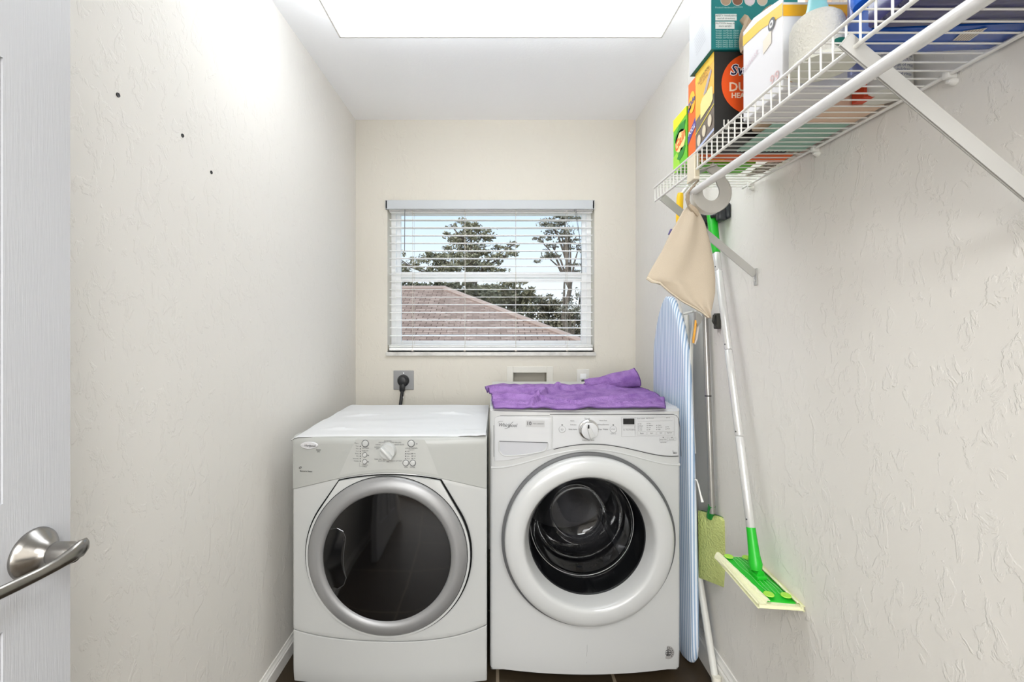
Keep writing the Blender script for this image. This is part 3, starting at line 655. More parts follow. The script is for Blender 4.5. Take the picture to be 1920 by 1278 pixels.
# dispenser drawer
zt = P(0, 780, 1.625).z; zb = P(0, 864, 1.625).z
xd0, xd1 = P(927, 0, 1.636).x, P(1033.5, 0, 1.62).x
dw = panel(MB(), xd0, xd1, lambda x: zt-.008*max(0, 1-(x-xd0)/.02)**2, lambda x: s3(x)+.001, lambda x, z: yv(x)-.0030, .008, rnd=.0025, nx=20).build('detergent_drawer', M_console2, ws, smooth=True)
def hand(u, v, d=0.0):
    px = 936+(1027-936)*u; top = 827+3*u; bot = 853.5-(10.5*max(0, (u-.25)/.75)**1.6)-9*max(0, (.12-u)/.12)**2-8*max(0, (u-.93)/.07)**2; py = top+(bot-top)*v
    x = (px-CX)/F*1.625
    return P(px, py, yv(x)-.0036+.008*(1-v)**.7*min(1, 12*min(u, 1-u))*0)
mb = MB(); mb.grid(lambda u, v: hand(u, v), 24, 6, (0, .0006, 0)); hn = mb.build('drawer_grip', mat('drawer_grip_shaded', (184, 185, 189), .3), dw, smooth=True)  # flat patch, slightly darker colour stands in for the shade of the recess
mb = MB(); mb.tube([hand(k/20, 0)+Vector((0, -.0004, .0006)) for k in range(21)], .0012, 6); mb.build('grip_edge', M_ink, dw)
mb = MB(); mb.tube([hand(0, 0)]+[hand(0, v) for v in (.3, .7)]+[hand(k/20, 1)+Vector((0, -.0006, -.001)) for k in range(21)]+[hand(1, .6), hand(1, .2)], .0024, 8); mb.build('grip_lip', M_washer, dw, smooth=True)
def wtext(mb, s_, px, py, h_px, off=.0034, align='CENTER', **k): ptext(mb, s_, px, py, h_px, off, yv, align, **k)
mb = MB()
p = pt_on(951.5, 797, .0040, yv); mb.text('Whirlpool', p, UX, UZ, .0180, shear=.3, bold=.0001, wide=.88); drape(mb, 0, .0040, yv)
mb.tube([pt_on(a, b2, .0040, yv) for a, b2 in ((946, 803.5), (950, 803), (955, 799), (959, 793), (962, 790.5))], .0006, 5)
mb.tube([pt_on(a, b2, .0040, yv) for a, b2 in ((933.5, 791.5), (937, 789.5), (943, 789.5))], .0005, 5)
mb.build('logo', M_ink, dw)
p = pt_on(1003.5, 794, .0038, yv)
lb = MB().grid(lambda u, v: (p.x-.033+.066*u, yv(p.x-.033+.066*u)-.0038, p.z-.011+.022*v), 8, 2).build('grey_sticker', mat('sticker_grey', (178, 178, 178), .4), dw)
mb = MB(); mb.text('10', p+Vector((-.022, -.0008, 0)), UX, UZ, .018, bold=.0004).text('YEAR WARRANTY', p+Vector((.011, -.0008, .0)), UX, UZ, .0048); drape(mb, 0, .0043, yv); mb.build('sticker_lettering', M_ink, lb)
# knob
kp = pt_on(1103, 804, .002, yv)
kw = MB().lathe([(.0355, 0), (.0355, -.006), (.034, -.010), (.0315, -.011), (.031, -.013), (.030, -.024), (.027, -.026), (0, -.026)], kp, 'Y', 48).build('knob', M_chrome, ws, smooth=True)
MB().lathe([(.0285, 0), (.0285, -.003), (.026, -.004), (0, -.004)], kp+Vector((0, -.0255, 0)), 'Y', 40).build('knob_face', M_console2, kw, smooth=True)
ang = math.radians(112); du = Vector((math.cos(ang), 0, math.sin(ang))); dn = Vector((-du.z, 0, du.x))
MB().prism([kp+Vector((0, -.030, 0))+du*a+dn*b2 for a, b2 in ((.0255, .004), (.0255, -.004), (-.024, -.010), (-.024, .010))], (0, -.008, 0), .002).build('knob_grip', M_washer, kw, smooth=True)
MB().box(kp+du*.018+Vector((-.003, -.0395, -.006)), kp+du*.018+Vector((.003, -.0385, .006))).build('knob_pointer', M_ink_dark, kw)
for (px, py, r) in ((1054, 804.5, 6.0), (1150, 804.5, 6.0)):
    p = pt_on(px, py, .0026, yv); rr = r*1.62/F
    bt = MB().lathe([(rr, 0), (rr, -.001), (rr*.9, -.002), (0, -.0022)], p, 'Y', 28).build('button', M_console2, ws, smooth=True)
    MB().lathe([(rr*1.08, -.0008), (rr*.98, -.0014)], p, 'Y', 28).build('button_ring', mat('light_ink', (160, 160, 160), .6), bt)
mb = MB(); p = pt_on(1054, 804.5, .0052, yv); mb.tube(arc_pts(p, .0035, 120, 420, 12), .0004, 5); p = pt_on(1054, 796.5, .0032, yv); mb.flat(ellipse(p, UX, UZ, .003, .0018, 12)); mb.build('power_symbol', M_ink_dark, cw); mb = MB(); p = pt_on(1150, 804.5, .0052, yv); mb.text('START', p, UX, UZ, .005)
for (px, py) in ((1150, 796.5),): p = pt_on(px, py, .0032, yv); mb.flat(ellipse(p, UX, UZ, .003, .0018, 12))
mb.build('button_symbols', M_ink_dark, cw)
p0, p1 = pt_on(1168.5, 784.3, .0026, yv), pt_on(1189, 794.7, .0026, yv)
MB().box((p0.x, p0.y-.0012, p1.z), (p1.x, p0.y+.003, p0.z), .0008).build('display', mat('display_black', (26, 27, 28), .1), ws)
mb = MB()
def outline(mb, x0, y0, x1, y1, r=.0004):
    c = [pt_on(a, b2, .0030, yv) for a, b2 in ((x0, y0), (x1, y0), (x1, y1), (x0, y1))]; c.append(c[0]); n0 = len(mb.bm.verts); mb.tube([c[i].lerp(c[i+1], k/6) for i in range(4) for k in range(6)]+[c[0]], r, 4)
    mb.bm.verts.ensure_lookup_table()
    for v in mb.bm.verts[n0:]: v.co.y = yv(v.co.x)-.0030
outline(mb, 1165.5, 781.5, 1191, 818.5); outline(mb, 1191, 781.5, 1265, 817.5); outline(mb, 1168, 798, 1190, 803, .0003)
for a, b2 in ((1195, 1212), (1214, 1230), (1232, 1247), (1248, 1264)): outline(mb, a, 809, b2, 815.5, .0003)
mb.tube([pt_on(a, b2, .003, yv) for a, b2 in ((1196, 789.5), (1212, 789.3), (1214, 790.5), (1218, 789.2), (1261, 788))], .0003, 4)
outline(mb, 1237, 821, 1252, 827, .0004); outline(mb, 1252, 820.5, 1268, 826, .0004)
mb.build('panel_outlines', MATS['light_ink'], cw)
TXT = (('Normal', 1101, 784, 2.4), ('Quick', 1073, 788.5, 2.1), ('Delicates', 1075, 796, 2.2), ('Bulky Items', 1074, 804.5, 2.4), ('Heavy Duty', 1131, 788, 2.2), ('Whites/Sanitary', 1131, 795.8, 2.4), ('Clean Washer', 1131, 804.5, 2.4), ('Cold Water Rinse', 1103, 825, 2.2), ('hold 3 sec', 1150, 813, 1.8), ('Est. Time Remaining', 1180, 805.5, 2.0), ('Door Locked', 1202, 784.3, 2.0), ('Add Garment', 1219, 783.8, 2.0), ('Oz Sz', 1253, 782.8, 2.2), ('Temp', 1203.5, 812.4, 2.3), ('Spin', 1222, 812, 2.3), ('Soil', 1239.5, 811.6, 2.3), ('Options', 1256, 811.2, 2.3), ('Delay Wash', 1244, 824, 1.9), ('Fan Fresh', 1260, 823.6, 1.9), ('hold to lock', 1244, 829.5, 1.8))
for s_, px, py, h in TXT:
    mb = MB(); wtext(mb, s_, px, py, h); mb.build('lettering', M_ink, cw)
for px, py0, ws_ in ((1196, 794.5, ('Hot', 'Warm', 'Cool', 'Cold')), (1213, 794, ('Max', 'Medium', 'Low', 'Off')), (1231, 797.2, ('Heavy', 'Normal', 'Light')), (1248.3, 800.2, ('Pre', 'Rinse'))):
    mb = MB()
    for k, s_ in enumerate(ws_):
        wtext(mb, s_, px+3, py0+3.8*k, 1.9, align='LEFT'); q = pt_on(px+.5, py0+3.8*k, .0034, yv); mb.flat(ellipse(q, UX, UZ, .0014, .0012, 8))
    mb.build('option_list', M_ink, cw)
for px in (1243.5, 1260): q = pt_on(px, 819.5, .0034, yv); MB().flat(ellipse(q, UX, UZ, .002, .0014, 8)).build('indicator_light', M_ink, cw)
q = pt_on(1265.5, 846, .0034, yv); mb = MB(); mb.tube([q+Vector((a, 0, b2)) for a, b2 in ((-.007, .004), (-.007, -.002), (.007, -.002), (.007, .004), (-.007, .004))], .0005, 4); mb.text('MAX', q+Vector((0, 0, -.006)), UX, UZ, .006, bold=.0003); mb.build('symbol', M_ink, cw)
# award sticker at the lower right
ap = P(1253, 1223, vyf(P(1253, 0, 1.63).x)-.0008)
ast = MB().prism(ellipse(ap, UX, UZ, .0215, .0235, 36), (0, .0006, 0)).build('round_sticker', mat('sticker_ring', (150, 148, 146), .4), ws)
mb = MB(); mb.lathe([(.0118, 0), (.0098, -.0001)], ap+Vector((0, -.0006, 0)), 'Y', 28); mb.flat(ellipse(ap+Vector((-.001, -.0006, 0)), UX, UZ, .0018, .011, 12)); mb.flat([ap+Vector((a, -.0007, b2)) for a, b2 in ((-.010, -.002), (.010, .0), (.010, .003), (-.010, .001))]); mb.flat([ap+Vector((a, -.0007, b2)) for a, b2 in ((-.006, -.009), (.007, -.007), (.006, -.004), (-.006, -.005))])
for k in range(9):
    a = math.radians(150-k*24); mb.flat(ellipse(ap+Vector((.0165*math.cos(a), -.0006, .0175*math.sin(a))), UX, UZ, .0016, .0022, 8))
mb.build('sticker_print', M_ink_dark, ast)

# washer door
vc = Vector((.3185, 0, .526))
MB().lathe([(.3025, 1.612), (.3050, 1.600), (.3050, 1.592), (.298, 1.588), (.290, 1.590)], (vc.x, 0, vc.z), 'Y', 96).build('door_seal', mat('seal_grey', (84, 85, 86), .5), ws, smooth=True, angle=60)
wd = MB().lathe([(.280, 1.598), (.2945, 1.596), (.2945, 1.582), (.2925, 1.573), (.287, 1.567), (.276, 1.562), (.258, 1.5585), (.240, 1.5585), (.231, 1.561), (.2265, 1.566), (.222, 1.576), (.214, 1.600), (.208, 1.618), (.2065, 1.624)], (vc.x, 0, vc.z), 'Y', 112).build('door', M_washer, ws, smooth=True, angle=70)
mb = MB(); mb.lathe([(.2085, 1.617), (.206, 1.616), (.204, 1.619)], (vc.x, 0, vc.z), 'Y', 96); mb.build('glass_rim', M_black, wd, smooth=True)
gd = glass_mat('washer_door_glass', (.5, .5, .51), 1.2, .04, 1.5, .13)
MB().lathe([(.205, 1.620), (.203, 1.655), (.196, 1.712), (.186, 1.730), (.172, 1.738), (.150, 1.765), (.125, 1.815), (.108, 1.845), (.095, 1.852), (.05, 1.856), (0, 1.857)], (vc.x, 0, vc.z), 'Y', 96).build('door_glass', gd, wd, smooth=True, angle=80)
MB().tube(arc_pts((vc.x, 1.716, vc.z), .1945, 0, 360, 80)[:-1], .0013, 6, closed=True).build('glass_lip_highlight', mat('lip_highlight', (170, 170, 170), .15), wd, smooth=True)  # light grey ring on the bowl edge stands in for its highlight
MB().lathe([(.290, 1.600), (.262, 1.64), (.235, 1.70), (.215, 1.75), (.212, 1.77), (.225, 1.785), (.26, 1.79)], (vc.x, 0, vc.z), 'Y', 96).build('gasket', mat('rubber_grey', (48, 49, 51), .45), ws, smooth=True, angle=80)
M_drum = mat('drum_steel', (120, 120, 122), .34, metal=1, bump=(55, .0016))
MB().lathe([(.27, 1.79), (.27, 2.2), (.25, 2.24), (.10, 2.22), (.06, 2.19), (0, 2.185)], (vc.x, 0, vc.z), 'Y', 72).build('drum', M_drum, ws, smooth=True, angle=50)
for a0 in (80, 200, 320):
    a = math.radians(a0); d = Vector((math.cos(a), 0, math.sin(a))); tt = Vector((-d.z, 0, d.x)); c = Vector((vc.x, 2.0, vc.z))+d*.245
    MB().prism([c+d*.03+tt*.04+Vector((0, -.19, 0)), c-d*.035+tt*.01+Vector((0, -.17, 0)), c-d*.035-tt*.01+Vector((0, -.17, 0)), c+d*.03-tt*.04+Vector((0, -.19, 0))], (0, .36, 0), .008).build('drum_baffle', mat('baffle_grey', (110, 112, 116), .3, metal=.3), ws, smooth=True)
mbs = MB()
for x0, y0, x1, y1 in ((1101, 1208, 1101, 1222), (1100, 1222, 1099.5, 1230), (1100, 1240, 1100, 1243)): mbs.tube([P(x0, y0, vyf(P(x0, 0, 1.6).x)-.0002), P(x1, y1, vyf(P(x1, 0, 1.6).x)-.0002)], .0006, 5)
mbs.build('scuff_mark', mat('scuff', (150, 150, 150), .8), ws)

# ------------------------------------------------------------------ purple towel
mt = mat('purple_terry', (160, 124, 184), 1.0, bump=(170, .006), spec=.05, vary=((122, 86, 150), 26, .8))  # random darker purple in the colour stands in for shading of the folds
FL, FR, BR, BL = Vector((-.012, 1.615)), Vector((.592, 1.612)), Vector((.655, 2.16)), Vector((-.060, 2.20))
def towel(u, v):
    f = FL.lerp(FR, u); bk = BL.lerp(BR, u); p = f.lerp(bk, v)
    p.x += .045*math.sin(PI*v)*max(0, (u-.55)/.45)**2
    p.x += .014*math.exp(-((v-.45)/.15)**2)*max(0, (.12-u)/.12)
    p.y += .010*math.sin(u*9+1)*(1-v)**3+.012*math.sin(u*13)*v**4
    q = Vector((p.x, p.y, 0))
    z = VT+.007+.007*(mnoise.noise(q*9)+.6)+.005*mnoise.noise(q*22)+.0022*mnoise.noise(Vector((q.x*28+q.y*20, q.y*60, 3)))
    def ridge(x0, y0, x1, y1, wid, h):
        a = Vector((x0, y0)); b2 = Vector((x1, y1)); d = b2-a; L = d.length; d /= L; r = p-a; s_ = r.dot(d)/L; e = r.x*d.y-r.y*d.x; e = e*2.6 if e > 0 else e*.8
        t_ = 1 if 0 <= s_ <= 1 else math.exp(-((min(abs(s_), abs(s_-1)))*L/.03)**2)
        return h*t_*math.exp(-(e/wid)**2)*(1+.25*mnoise.noise(q*15))
    z += ridge(-.04, 1.98, .17, 1.95, .024, .022)+ridge(-.02, 1.80, .17, 1.76, .022, .018)+ridge(-.02, 1.68, .12, 1.67, .008, .009)
    z += ridge(.15, 1.86, .27, 2.02, .024, .018)+ridge(.27, 2.02, .52, 2.06, .030, .020)+ridge(.13, 1.66, .20, 1.90, .012, .020)+ridge(.20, 1.70, .30, 1.67, .008, .012)
    z += ridge(.36, 1.74, .60, 1.84, .022, .013)+ridge(.45, 1.66, .58, 1.70, .008, .008)+ridge(.28, 1.75, .45, 1.68, .012, .006)+ridge(0, 2.1, .30, 2.12, .03, .008)
    z += ridge(.56, 1.66, .68, 1.80, .014, .012)
    edge = min(u, 1-u, v*1.0)*.62
    z -= .004*math.exp(-edge/.012)
    if p.x < VX0+.0: z -= .25*max(0, VX0-p.x)
    return (p.x, p.y, max(z, VT+.0045) if p.x > VX0 else z)
tw = MB().grid(towel, 150, 110, (0, 0, -.0035)).build('purple_towel', mt, smooth=True, angle=80); tag(tw, 'rumpled purple terry towel spread over the washer top', 'towel')
# turned-up corner at the back right
def curl(u, v):
    L = .235; x = .40+L*u; y = 2.10-.02*u; r = .013+.020*u; a = math.radians(-100+300*v)
    return (x+.012*math.cos(a)*u, y-r*1.3*math.sin(a)*1.1, VT+.012+r*1.15-r*1.25*math.cos(a)+.006*mnoise.noise(Vector((x*20, a*2, 0)))+.008*u)
MB().grid(curl, 40, 30, (0, 0, -.003)).build('rolled_corner', mt, tw, smooth=True, angle=80)
mb = MB(); mb.tube([Vector(towel(k/100, 0))+Vector((0, -.001, -.001)) for k in range(101)]+[Vector(towel(1, k/60))+Vector((0, 0, -.001)) for k in range(1, 61)], .0026, 6)
mb.tube([Vector(towel(0, k/60))+Vector((0, 0, -.001)) for k in range(61)], .0026, 6); mb.tube([Vector(curl(1, k/30)) for k in range(31)], .0024, 6)
mb.build('hem', mat('towel_hem', (96, 66, 122), .9), tw, smooth=True)

# ------------------------------------------------------------------ ironing board
ib = thing('ironing_board', 'blue and white striped ironing board standing upright beside the washer', 'ironing board', (.71, 1.87, 0))
hw_pts = [(0.004, .120), (.02, .165), (.05, .188), (.10, .198), (.3, .203), (.6, .200), (.9, .190), (1.07, .180), (1.18, .168), (1.27, .130), (1.32, .098), (1.36, .062), (1.385, .030), (1.392, .0)]
def hw(z): return float(np.interp(z, [a for a, _ in hw_pts], [b2 for _, b2 in hw_pts]))
byc = lambda z: 1.858+.012*z/1.39
bxf = lambda z: .712-.020*z/1.39                     # left face
ms = mat('striped_cotton', (214, 226, 242), .85, spec=.15, bump=(300, .0004)); n = ms.node_tree; b = n.nodes['Principled BSDF']
t = n.nodes.new('ShaderNodeTexCoord'); s_n = n.nodes.new('ShaderNodeSeparateXYZ'); n.links.new(t.outputs['Object'], s_n.inputs[0])
mu = n.nodes.new('ShaderNodeMath'); mu.operation = 'MULTIPLY'; mu.inputs[1].default_value = 2*PI/.0165; mad = n.nodes.new('ShaderNodeMath'); mad.operation = 'MULTIPLY_ADD'; mad.inputs[1].default_value = -1.3; n.links.new(s_n.outputs['X'], mad.inputs[0]); n.links.new(s_n.outputs['Y'], mad.inputs[2]); md2 = n.nodes.new('ShaderNodeMath'); md2.operation = 'MULTIPLY_ADD'; md2.inputs[1].default_value = -.0187; n.links.new(s_n.outputs['Z'], md2.inputs[0]); n.links.new(mad.outputs[0], md2.inputs[2]); n.links.new(md2.outputs[0], mu.inputs[0])
si = n.nodes.new('ShaderNodeMath'); si.operation = 'SINE'; n.links.new(mu.outputs[0], si.inputs[0])
mr = n.nodes.new('ShaderNodeMapRange'); mr.inputs[1].default_value = -.15; mr.inputs[2].default_value = .25; n.links.new(si.outputs[0], mr.inputs[0])
mx = n.nodes.new('ShaderNodeMix'); mx.data_type = 'RGBA'; mx.inputs[6].default_value = (*lin((226, 233, 242)), 1); mx.inputs[7].default_value = (*lin((156, 180, 208)), 1)
n.links.new(mr.outputs[0], mx.inputs[0]); n.links.new(mx.outputs[2], b.inputs['Base Color'])
mb = MB(); T = .030; zl = [0.004, .008, .014, .02, .03, .05, .075]+list(np.linspace(.1, 1.18, 28))+list(np.linspace(1.2, 1.392, 20))
NS = 24
rows = []
for z in zl:
    hh = max(hw(z), .0015); row = []
    cs = [(-1, -1)]
    ring = []
    k_ = 7
    e = min(T*.5, hh)
    for k in range(k_+1):                            # near edge round
        a = PI/2+PI*k/k_; ring.append((byc(z)-hh+e+e*math.cos(a)*1.0, -math.sin(a)))
    for k in range(k_+1):
        a = -PI/2+PI*k/k_; ring.append((byc(z)+hh-e+e*math.cos(a), -math.sin(a)))
    rows.append([mb.bm.verts.new((bxf(z)+T/2+xx*T/2, yy, z)) for yy, xx in ring])
for A, B in zip(rows, rows[1:]):
    L = len(A)
    for k in range(L): mb.bm.faces.new((A[k], A[(k+1) % L], B[(k+1) % L], B[k]))
mb.bm.faces.new(rows[0]); mb.bm.faces.new(rows[-1][::-1])
mb.build('padded_top', ms, ib, smooth=True, angle=60)
M_tube = mat('leg_enamel', (206, 206, 200), .35)
MB().tube([(.756, 1.96, 1.12), (.757, 1.86, .80), (.757, 1.755, .45), (.757, 1.712, .34), (.758, 1.61, .10), (.758, 1.573, .012)], .0125, 12).build('leg', M_tube, ib, smooth=True)
MB().tube([(.765, 1.84, .60), (.766, 1.88, .42), (.762, 1.96, .05), (.762, 1.965, .012)], .0085, 12).build('leg', M_tube, ib, smooth=True)
MB().tube([(.758, 1.5765, .06), (.758, 1.572, .006)], .0145, 14).build('foot_cap', mat('foot_cream', (222, 218, 204), .5), ib, smooth=True)
MB().tube([P(1322, 566, 1.64), P(1309, 574, 1.66), P(1302, 600, 1.68), P(1297, 640, 1.70), P(1296, 700, 1.71), P(1298, 780, 1.70), P(1302, 850, 1.69)], [(.009, .004)]*7, 10).build('frame_rail', mat('rail_grey', (214, 215, 210), .4), ib, smooth=True)
MB().tube([P(1282, 588, 1.76), P(1290, 586, 1.75), P(1300, 584, 1.72)], .0045, 10).tube([P(1287, 590, 1.755), P(1289, 640, 1.76), P(1291, 700, 1.77)], .009, 10).build('frame_tube', M_tube, ib, smooth=True)
MB().prism([P(a, b2, 1.62) for a, b2 in ((1304, 584), (1313, 588), (1319, 596), (1314, 606), (1309, 612), (1306, 604), (1305, 594))], (0, .02, 0), .003).build('latch', mat('latch_grey', (150, 148, 142), .4), ib, smooth=True)
lv = MB().tube([P(1305, 600, 1.625), P(1303, 618, 1.625), P(1300.5, 634, 1.625), P(1300, 643, 1.625)], [(.004, .004), (.005, .004), (.0065, .004), (.0045, .003)], 10).build('release_lever', mat('orange_yellow', (226, 160, 40), .4), ib, smooth=True); lv['label'] = 'orange yellow lever'
MB().tube([P(1308, 598, 1.63), P(1309, 615, 1.63), P(1306, 635, 1.63), P(1302.5, 645, 1.63)], .0035, 8).build('lever_arm', mat('lever_pale', (214, 206, 198), .4), ib, smooth=True)
MB().tube([P(1303, 898, 1.645), P(1306.5, 900, 1.64), P(1309, 908, 1.64), P(1313, 925, 1.63), P(1317, 941, 1.62)], [.003, .003, .003, .003, .005], 8).build('stop_wire', M_trim, ib, smooth=True)

# ------------------------------------------------------------------ mops, holder, duster
M_green = mat('green_plastic', (28, 176, 38), .35, spec=.5)
M_green_d = mat('dark_green_plastic', (20, 120, 44), .35)
M_pole = mat('mop_pole_white', (214, 214, 212), .25, metal=.35)
M_pole_g = mat('mop_pole_grey', (168, 166, 162), .28, metal=.7)
M_pad = mat('mop_pad_cream', (226, 226, 190), .95, bump=(160, .002))
mp = thing('flat_mop', 'green and white flat mop hanging on the right wall with cream edged head', 'mop', (.73, 1.28, .55))
T0, B0 = P(1334, 400, 1.60), P(1417.5, 1066, 1.275)
dirn = (B0-T0)
def along(py): return T0+dirn*((T0.z-EYE+(py-CY)/F*T0.y)/((T0.z-B0.z)+(py-CY)/F*(T0.y-B0.y)))
seg = [400, 474, 496, 655, 818, 990, 1050]
pp = [along(s_) for s_ in seg]
MB().tube([along(392), along(400), along(420), along(450), along(474)], [(.012, .012), (.0165, .0165), (.0175, .0165), (.0155, .015), (.0125, .0125)], 16).build('handle_grip', M_green, mp, smooth=True)
for k, (a, b2) in enumerate(((474, 507), (507.5, 655), (656, 817), (818, 989))):
    MB().tube([along(a), along(a+1.2), along(b2-1.2), along(b2)], [.0108, .0118, .0118, .0108], 16).build('pole', M_pole, mp, smooth=True)
for a in (500, 645, 808, 972): q = along(a)+Vector((-.011, -.004, 0)); MB().lathe([(.0025, 0), (.002, -.0015), (0, -.002)], q, 'Y', 8).build('push_button', M_ink, mp)
MB().tube([along(988), along(1000), along(1040), along(1056), along(1068)], [.0125, .0125, .015, .0185, .015], 16).build('socket', M_green, mp, smooth=True)
# head: corners on the wall side and the room side
hC, hD, hA, hB = Vector((.777, 1.165, .560)), Vector((.779, 1.392, .566)), Vector((.668, 1.398, .570)), Vector((.690, 1.172, .562))
def head_pt(u, v, h): return hD.lerp(hC, u).lerp(hA.lerp(hB, u), v)+Vector((0, 0, h))
MB().obox(head_pt(.5, .5, -.006), (hC-hD)*.5*.99, (hA-hD)*.5*1.0, (0, 0, .0055), .004).build('mop_pad', M_pad, mp, smooth=True)
hd_ = MB().grid(lambda u, v: head_pt(.03+.94*u, .10+.80*v, .003+.008*min(1, 6*min(u, 1-u))*min(1, 4*min(v, 1-v))), 24, 10, (0, 0, -.006)).build('mop_head', M_green, mp, smooth=True, angle=50)
mb = MB()
for j in range(5):
    v = .28+.11*j; mb.tube([head_pt(.13+.02*math.sin(k*1.7+j), v, .0118) if 0 else head_pt(.12+.76*k/14, v+.02*math.sin(k*.9+j), .0118) for k in range(15)], .0009, 5)
mb.build('head_ribs', mat('pale_green_rib', (110, 200, 110), .4), hd_)
for (u, v) in ((.10, .26), (.10, .74), (.90, .26), (.90, .74)):
    q = head_pt(u, v, .0105); MB().lathe([(.013, 0), (.012, .002), (.006, .0025), (0, .001)], q, 'Z', 20).build('cloth_gripper', mat('lime_rubber', (160, 214, 70), .5), hd_, smooth=True)
# cloth edges rolled up over the head's long sides
for v0, s_ in ((1.0, 1), (0.0, -1)):
    MB().grid(lambda u, v: head_pt(-.005+1.01*u, v0+s_*(.015-.14*v), -.006+.016*math.sin(min(1, v*1.4)*PI*.6)+.0012*mnoise.noise(Vector((u*14, v*3, v0)))), 40, 8, (0, 0, -.002)).build('pad_flap', M_pad, mp, smooth=True)
q = head_pt(.52, .5, .012); MB().tube([q+Vector((-.0, .018, .012)), q+Vector((0, -.018, .012))], .010, 14).obox(q+Vector((0, 0, .004)), (.014, 0, 0), (0, .026, 0), (0, 0, .006), .003).tube([q+Vector((0, 0, .012)), B0+Vector((0, 0, -.006))], .011, 12).build('swivel_joint', M_green, mp, smooth=True)

m2 = thing('flat_mop', 'grey poled flat mop hanging with its lime pad turned outward', 'mop', (.755, 1.62, .36))
a2, b2_ = P(1321, 560, 1.685), P(1335.5, 962, 1.615)
MB().tube([a2, (a2+b2_)/2+Vector((0, 0, .0)), b2_], .0105, 14).build('pole', M_pole_g, m2, smooth=True)
tj = a2+(b2_-a2)*.46; MB().tube([tj, tj+(b2_-a2)*.006], .0114, 14).build('pole_ring', M_ink_dark, m2)
MB().tube([a2+(a2-b2_)*.17, a2+(a2-b2_)*.0], [.013, .012], 14).build('handle_grip', M_green_d, m2, smooth=True)
MB().tube([b2_+Vector((0, .004, .026)), b2_+Vector((0, .008, .0)), b2_+Vector((0, .018, -.022))], [.0125, .0135, .012], 14).build('socket', M_green_d, m2, smooth=True)
mlp = mat('lime_pad', (196, 206, 132), .9, spec=.15); n = mlp.node_tree; b = n.nodes['Principled BSDF']
t = n.nodes.new('ShaderNodeTexCoord'); vo = n.nodes.new('ShaderNodeTexVoronoi'); vo.inputs['Scale'].default_value = 150; bpn = n.nodes.new('ShaderNodeBump'); bpn.inputs['Distance'].default_value = .003
n.links.new(t.outputs['Object'], vo.inputs['Vector']); n.links.new(vo.outputs[0], bpn.inputs['Height']); n.links.new(bpn.outputs[0], b.inputs['Normal'])
c00, c10, c11, c01 = P(1308, 957, 1.695), P(1353, 971, 1.575), P(1364, 1104, 1.568), P(1310, 1083, 1.69)
nrm = (c10-c00).cross(c01-c00).normalized()
if nrm.y > 0: nrm = -nrm
MB().prism([c00, c00.lerp(c10, .9), c10+(c11-c10)*.04, c11-(c11-c10)*.05, c11.lerp(c01, .08), c01], -nrm*.014, .003).build('mop_pad', mlp, m2, smooth=True)
MB().prism([c00-nrm*.014, c10-nrm*.014, c11-nrm*.014, c01-nrm*.014], -nrm*.005).build('mop_head', M_green_d, m2)

hd2 = thing('mop_holder', 'black wall clip holder gripping the mop handles under the shelf', 'holder', (.77, 1.62, 1.63))
M_hold = mat('holder_black', (38, 42, 46), .35)
MB().box((.770, 1.53, 1.636), (XR, 1.73, 1.690), .008, 3).build('back_plate', M_hold, hd2, smooth=True)
MB().box((.735, 1.66, 1.636), (.775, 1.72, 1.684), .010, 3).box((.745, 1.535, 1.63), (.775, 1.560, 1.682), .008, 3).build('clip_arm', M_hold, hd2, smooth=True)
mb = MB(); mb.tube([(.775, 1.56, 1.655), (.755, 1.565, 1.655), (.742, 1.58, 1.655)], .009, 10).tube([(.775, 1.655, 1.655), (.755, 1.65, 1.655), (.742, 1.635, 1.655)], .009, 10); mb.build('grip_roller', M_black, hd2, smooth=True)
cm = MB().box((.772, 1.60, 1.262), (XR, 1.63, 1.318), .004).tube([(.778, 1.615, 1.27), (.764, 1.612, 1.29), (.768, 1.612, 1.312)], .005, 8).build('wall_clip', mat('clip_dark', (58, 58, 52), .5), smooth=True); tag(cm, 'small dark clip on the wall beside the beige bag tip', 'clip')

du_ = thing('duster', 'yellow handled duster standing behind the far end of the shelf', 'duster', (.70, 1.76, 0))
M_yel = mat('yellow_plastic', (246, 196, 20), .4)
ya, yb_ = P(1295, 332, 1.66), P(1272, 440, 1.72)
MB().tube([P(1296, 330, 1.70), P(1293, 345, 1.70)], .010, 12).build('end_cap', M_yel, du_, smooth=True)
MB().tube([P(1293, 345, 1.70), P(1276, 366, 1.71)], .006, 12).build('neck', M_trim, du_, smooth=True)
MB().tube([P(1276, 362, 1.71), P(1275, 370, 1.71), P(1274, 405, 1.715), P(1272, 425, 1.72), P(1270, 450, 1.725)], [.010, .0125, .0125, .009, .006], 14).build('grip', M_yel, du_, smooth=True)
MB().tube([P(1270, 450, 1.725), P(1272, 560, 1.77), P(1280, 600, 1.79), (.742, 1.92, .9), (.772, 2.12, .012)], .005, 10).build('pole', M_trim, du_, smooth=True)
MB().tube([P(1254, 440, 1.70), P(1259, 432, 1.70), P(1266, 432, 1.71)], [.004, .007, .006], 10).build('loop', mat('purple_plastic', (88, 76, 130), .5), du_, smooth=True)

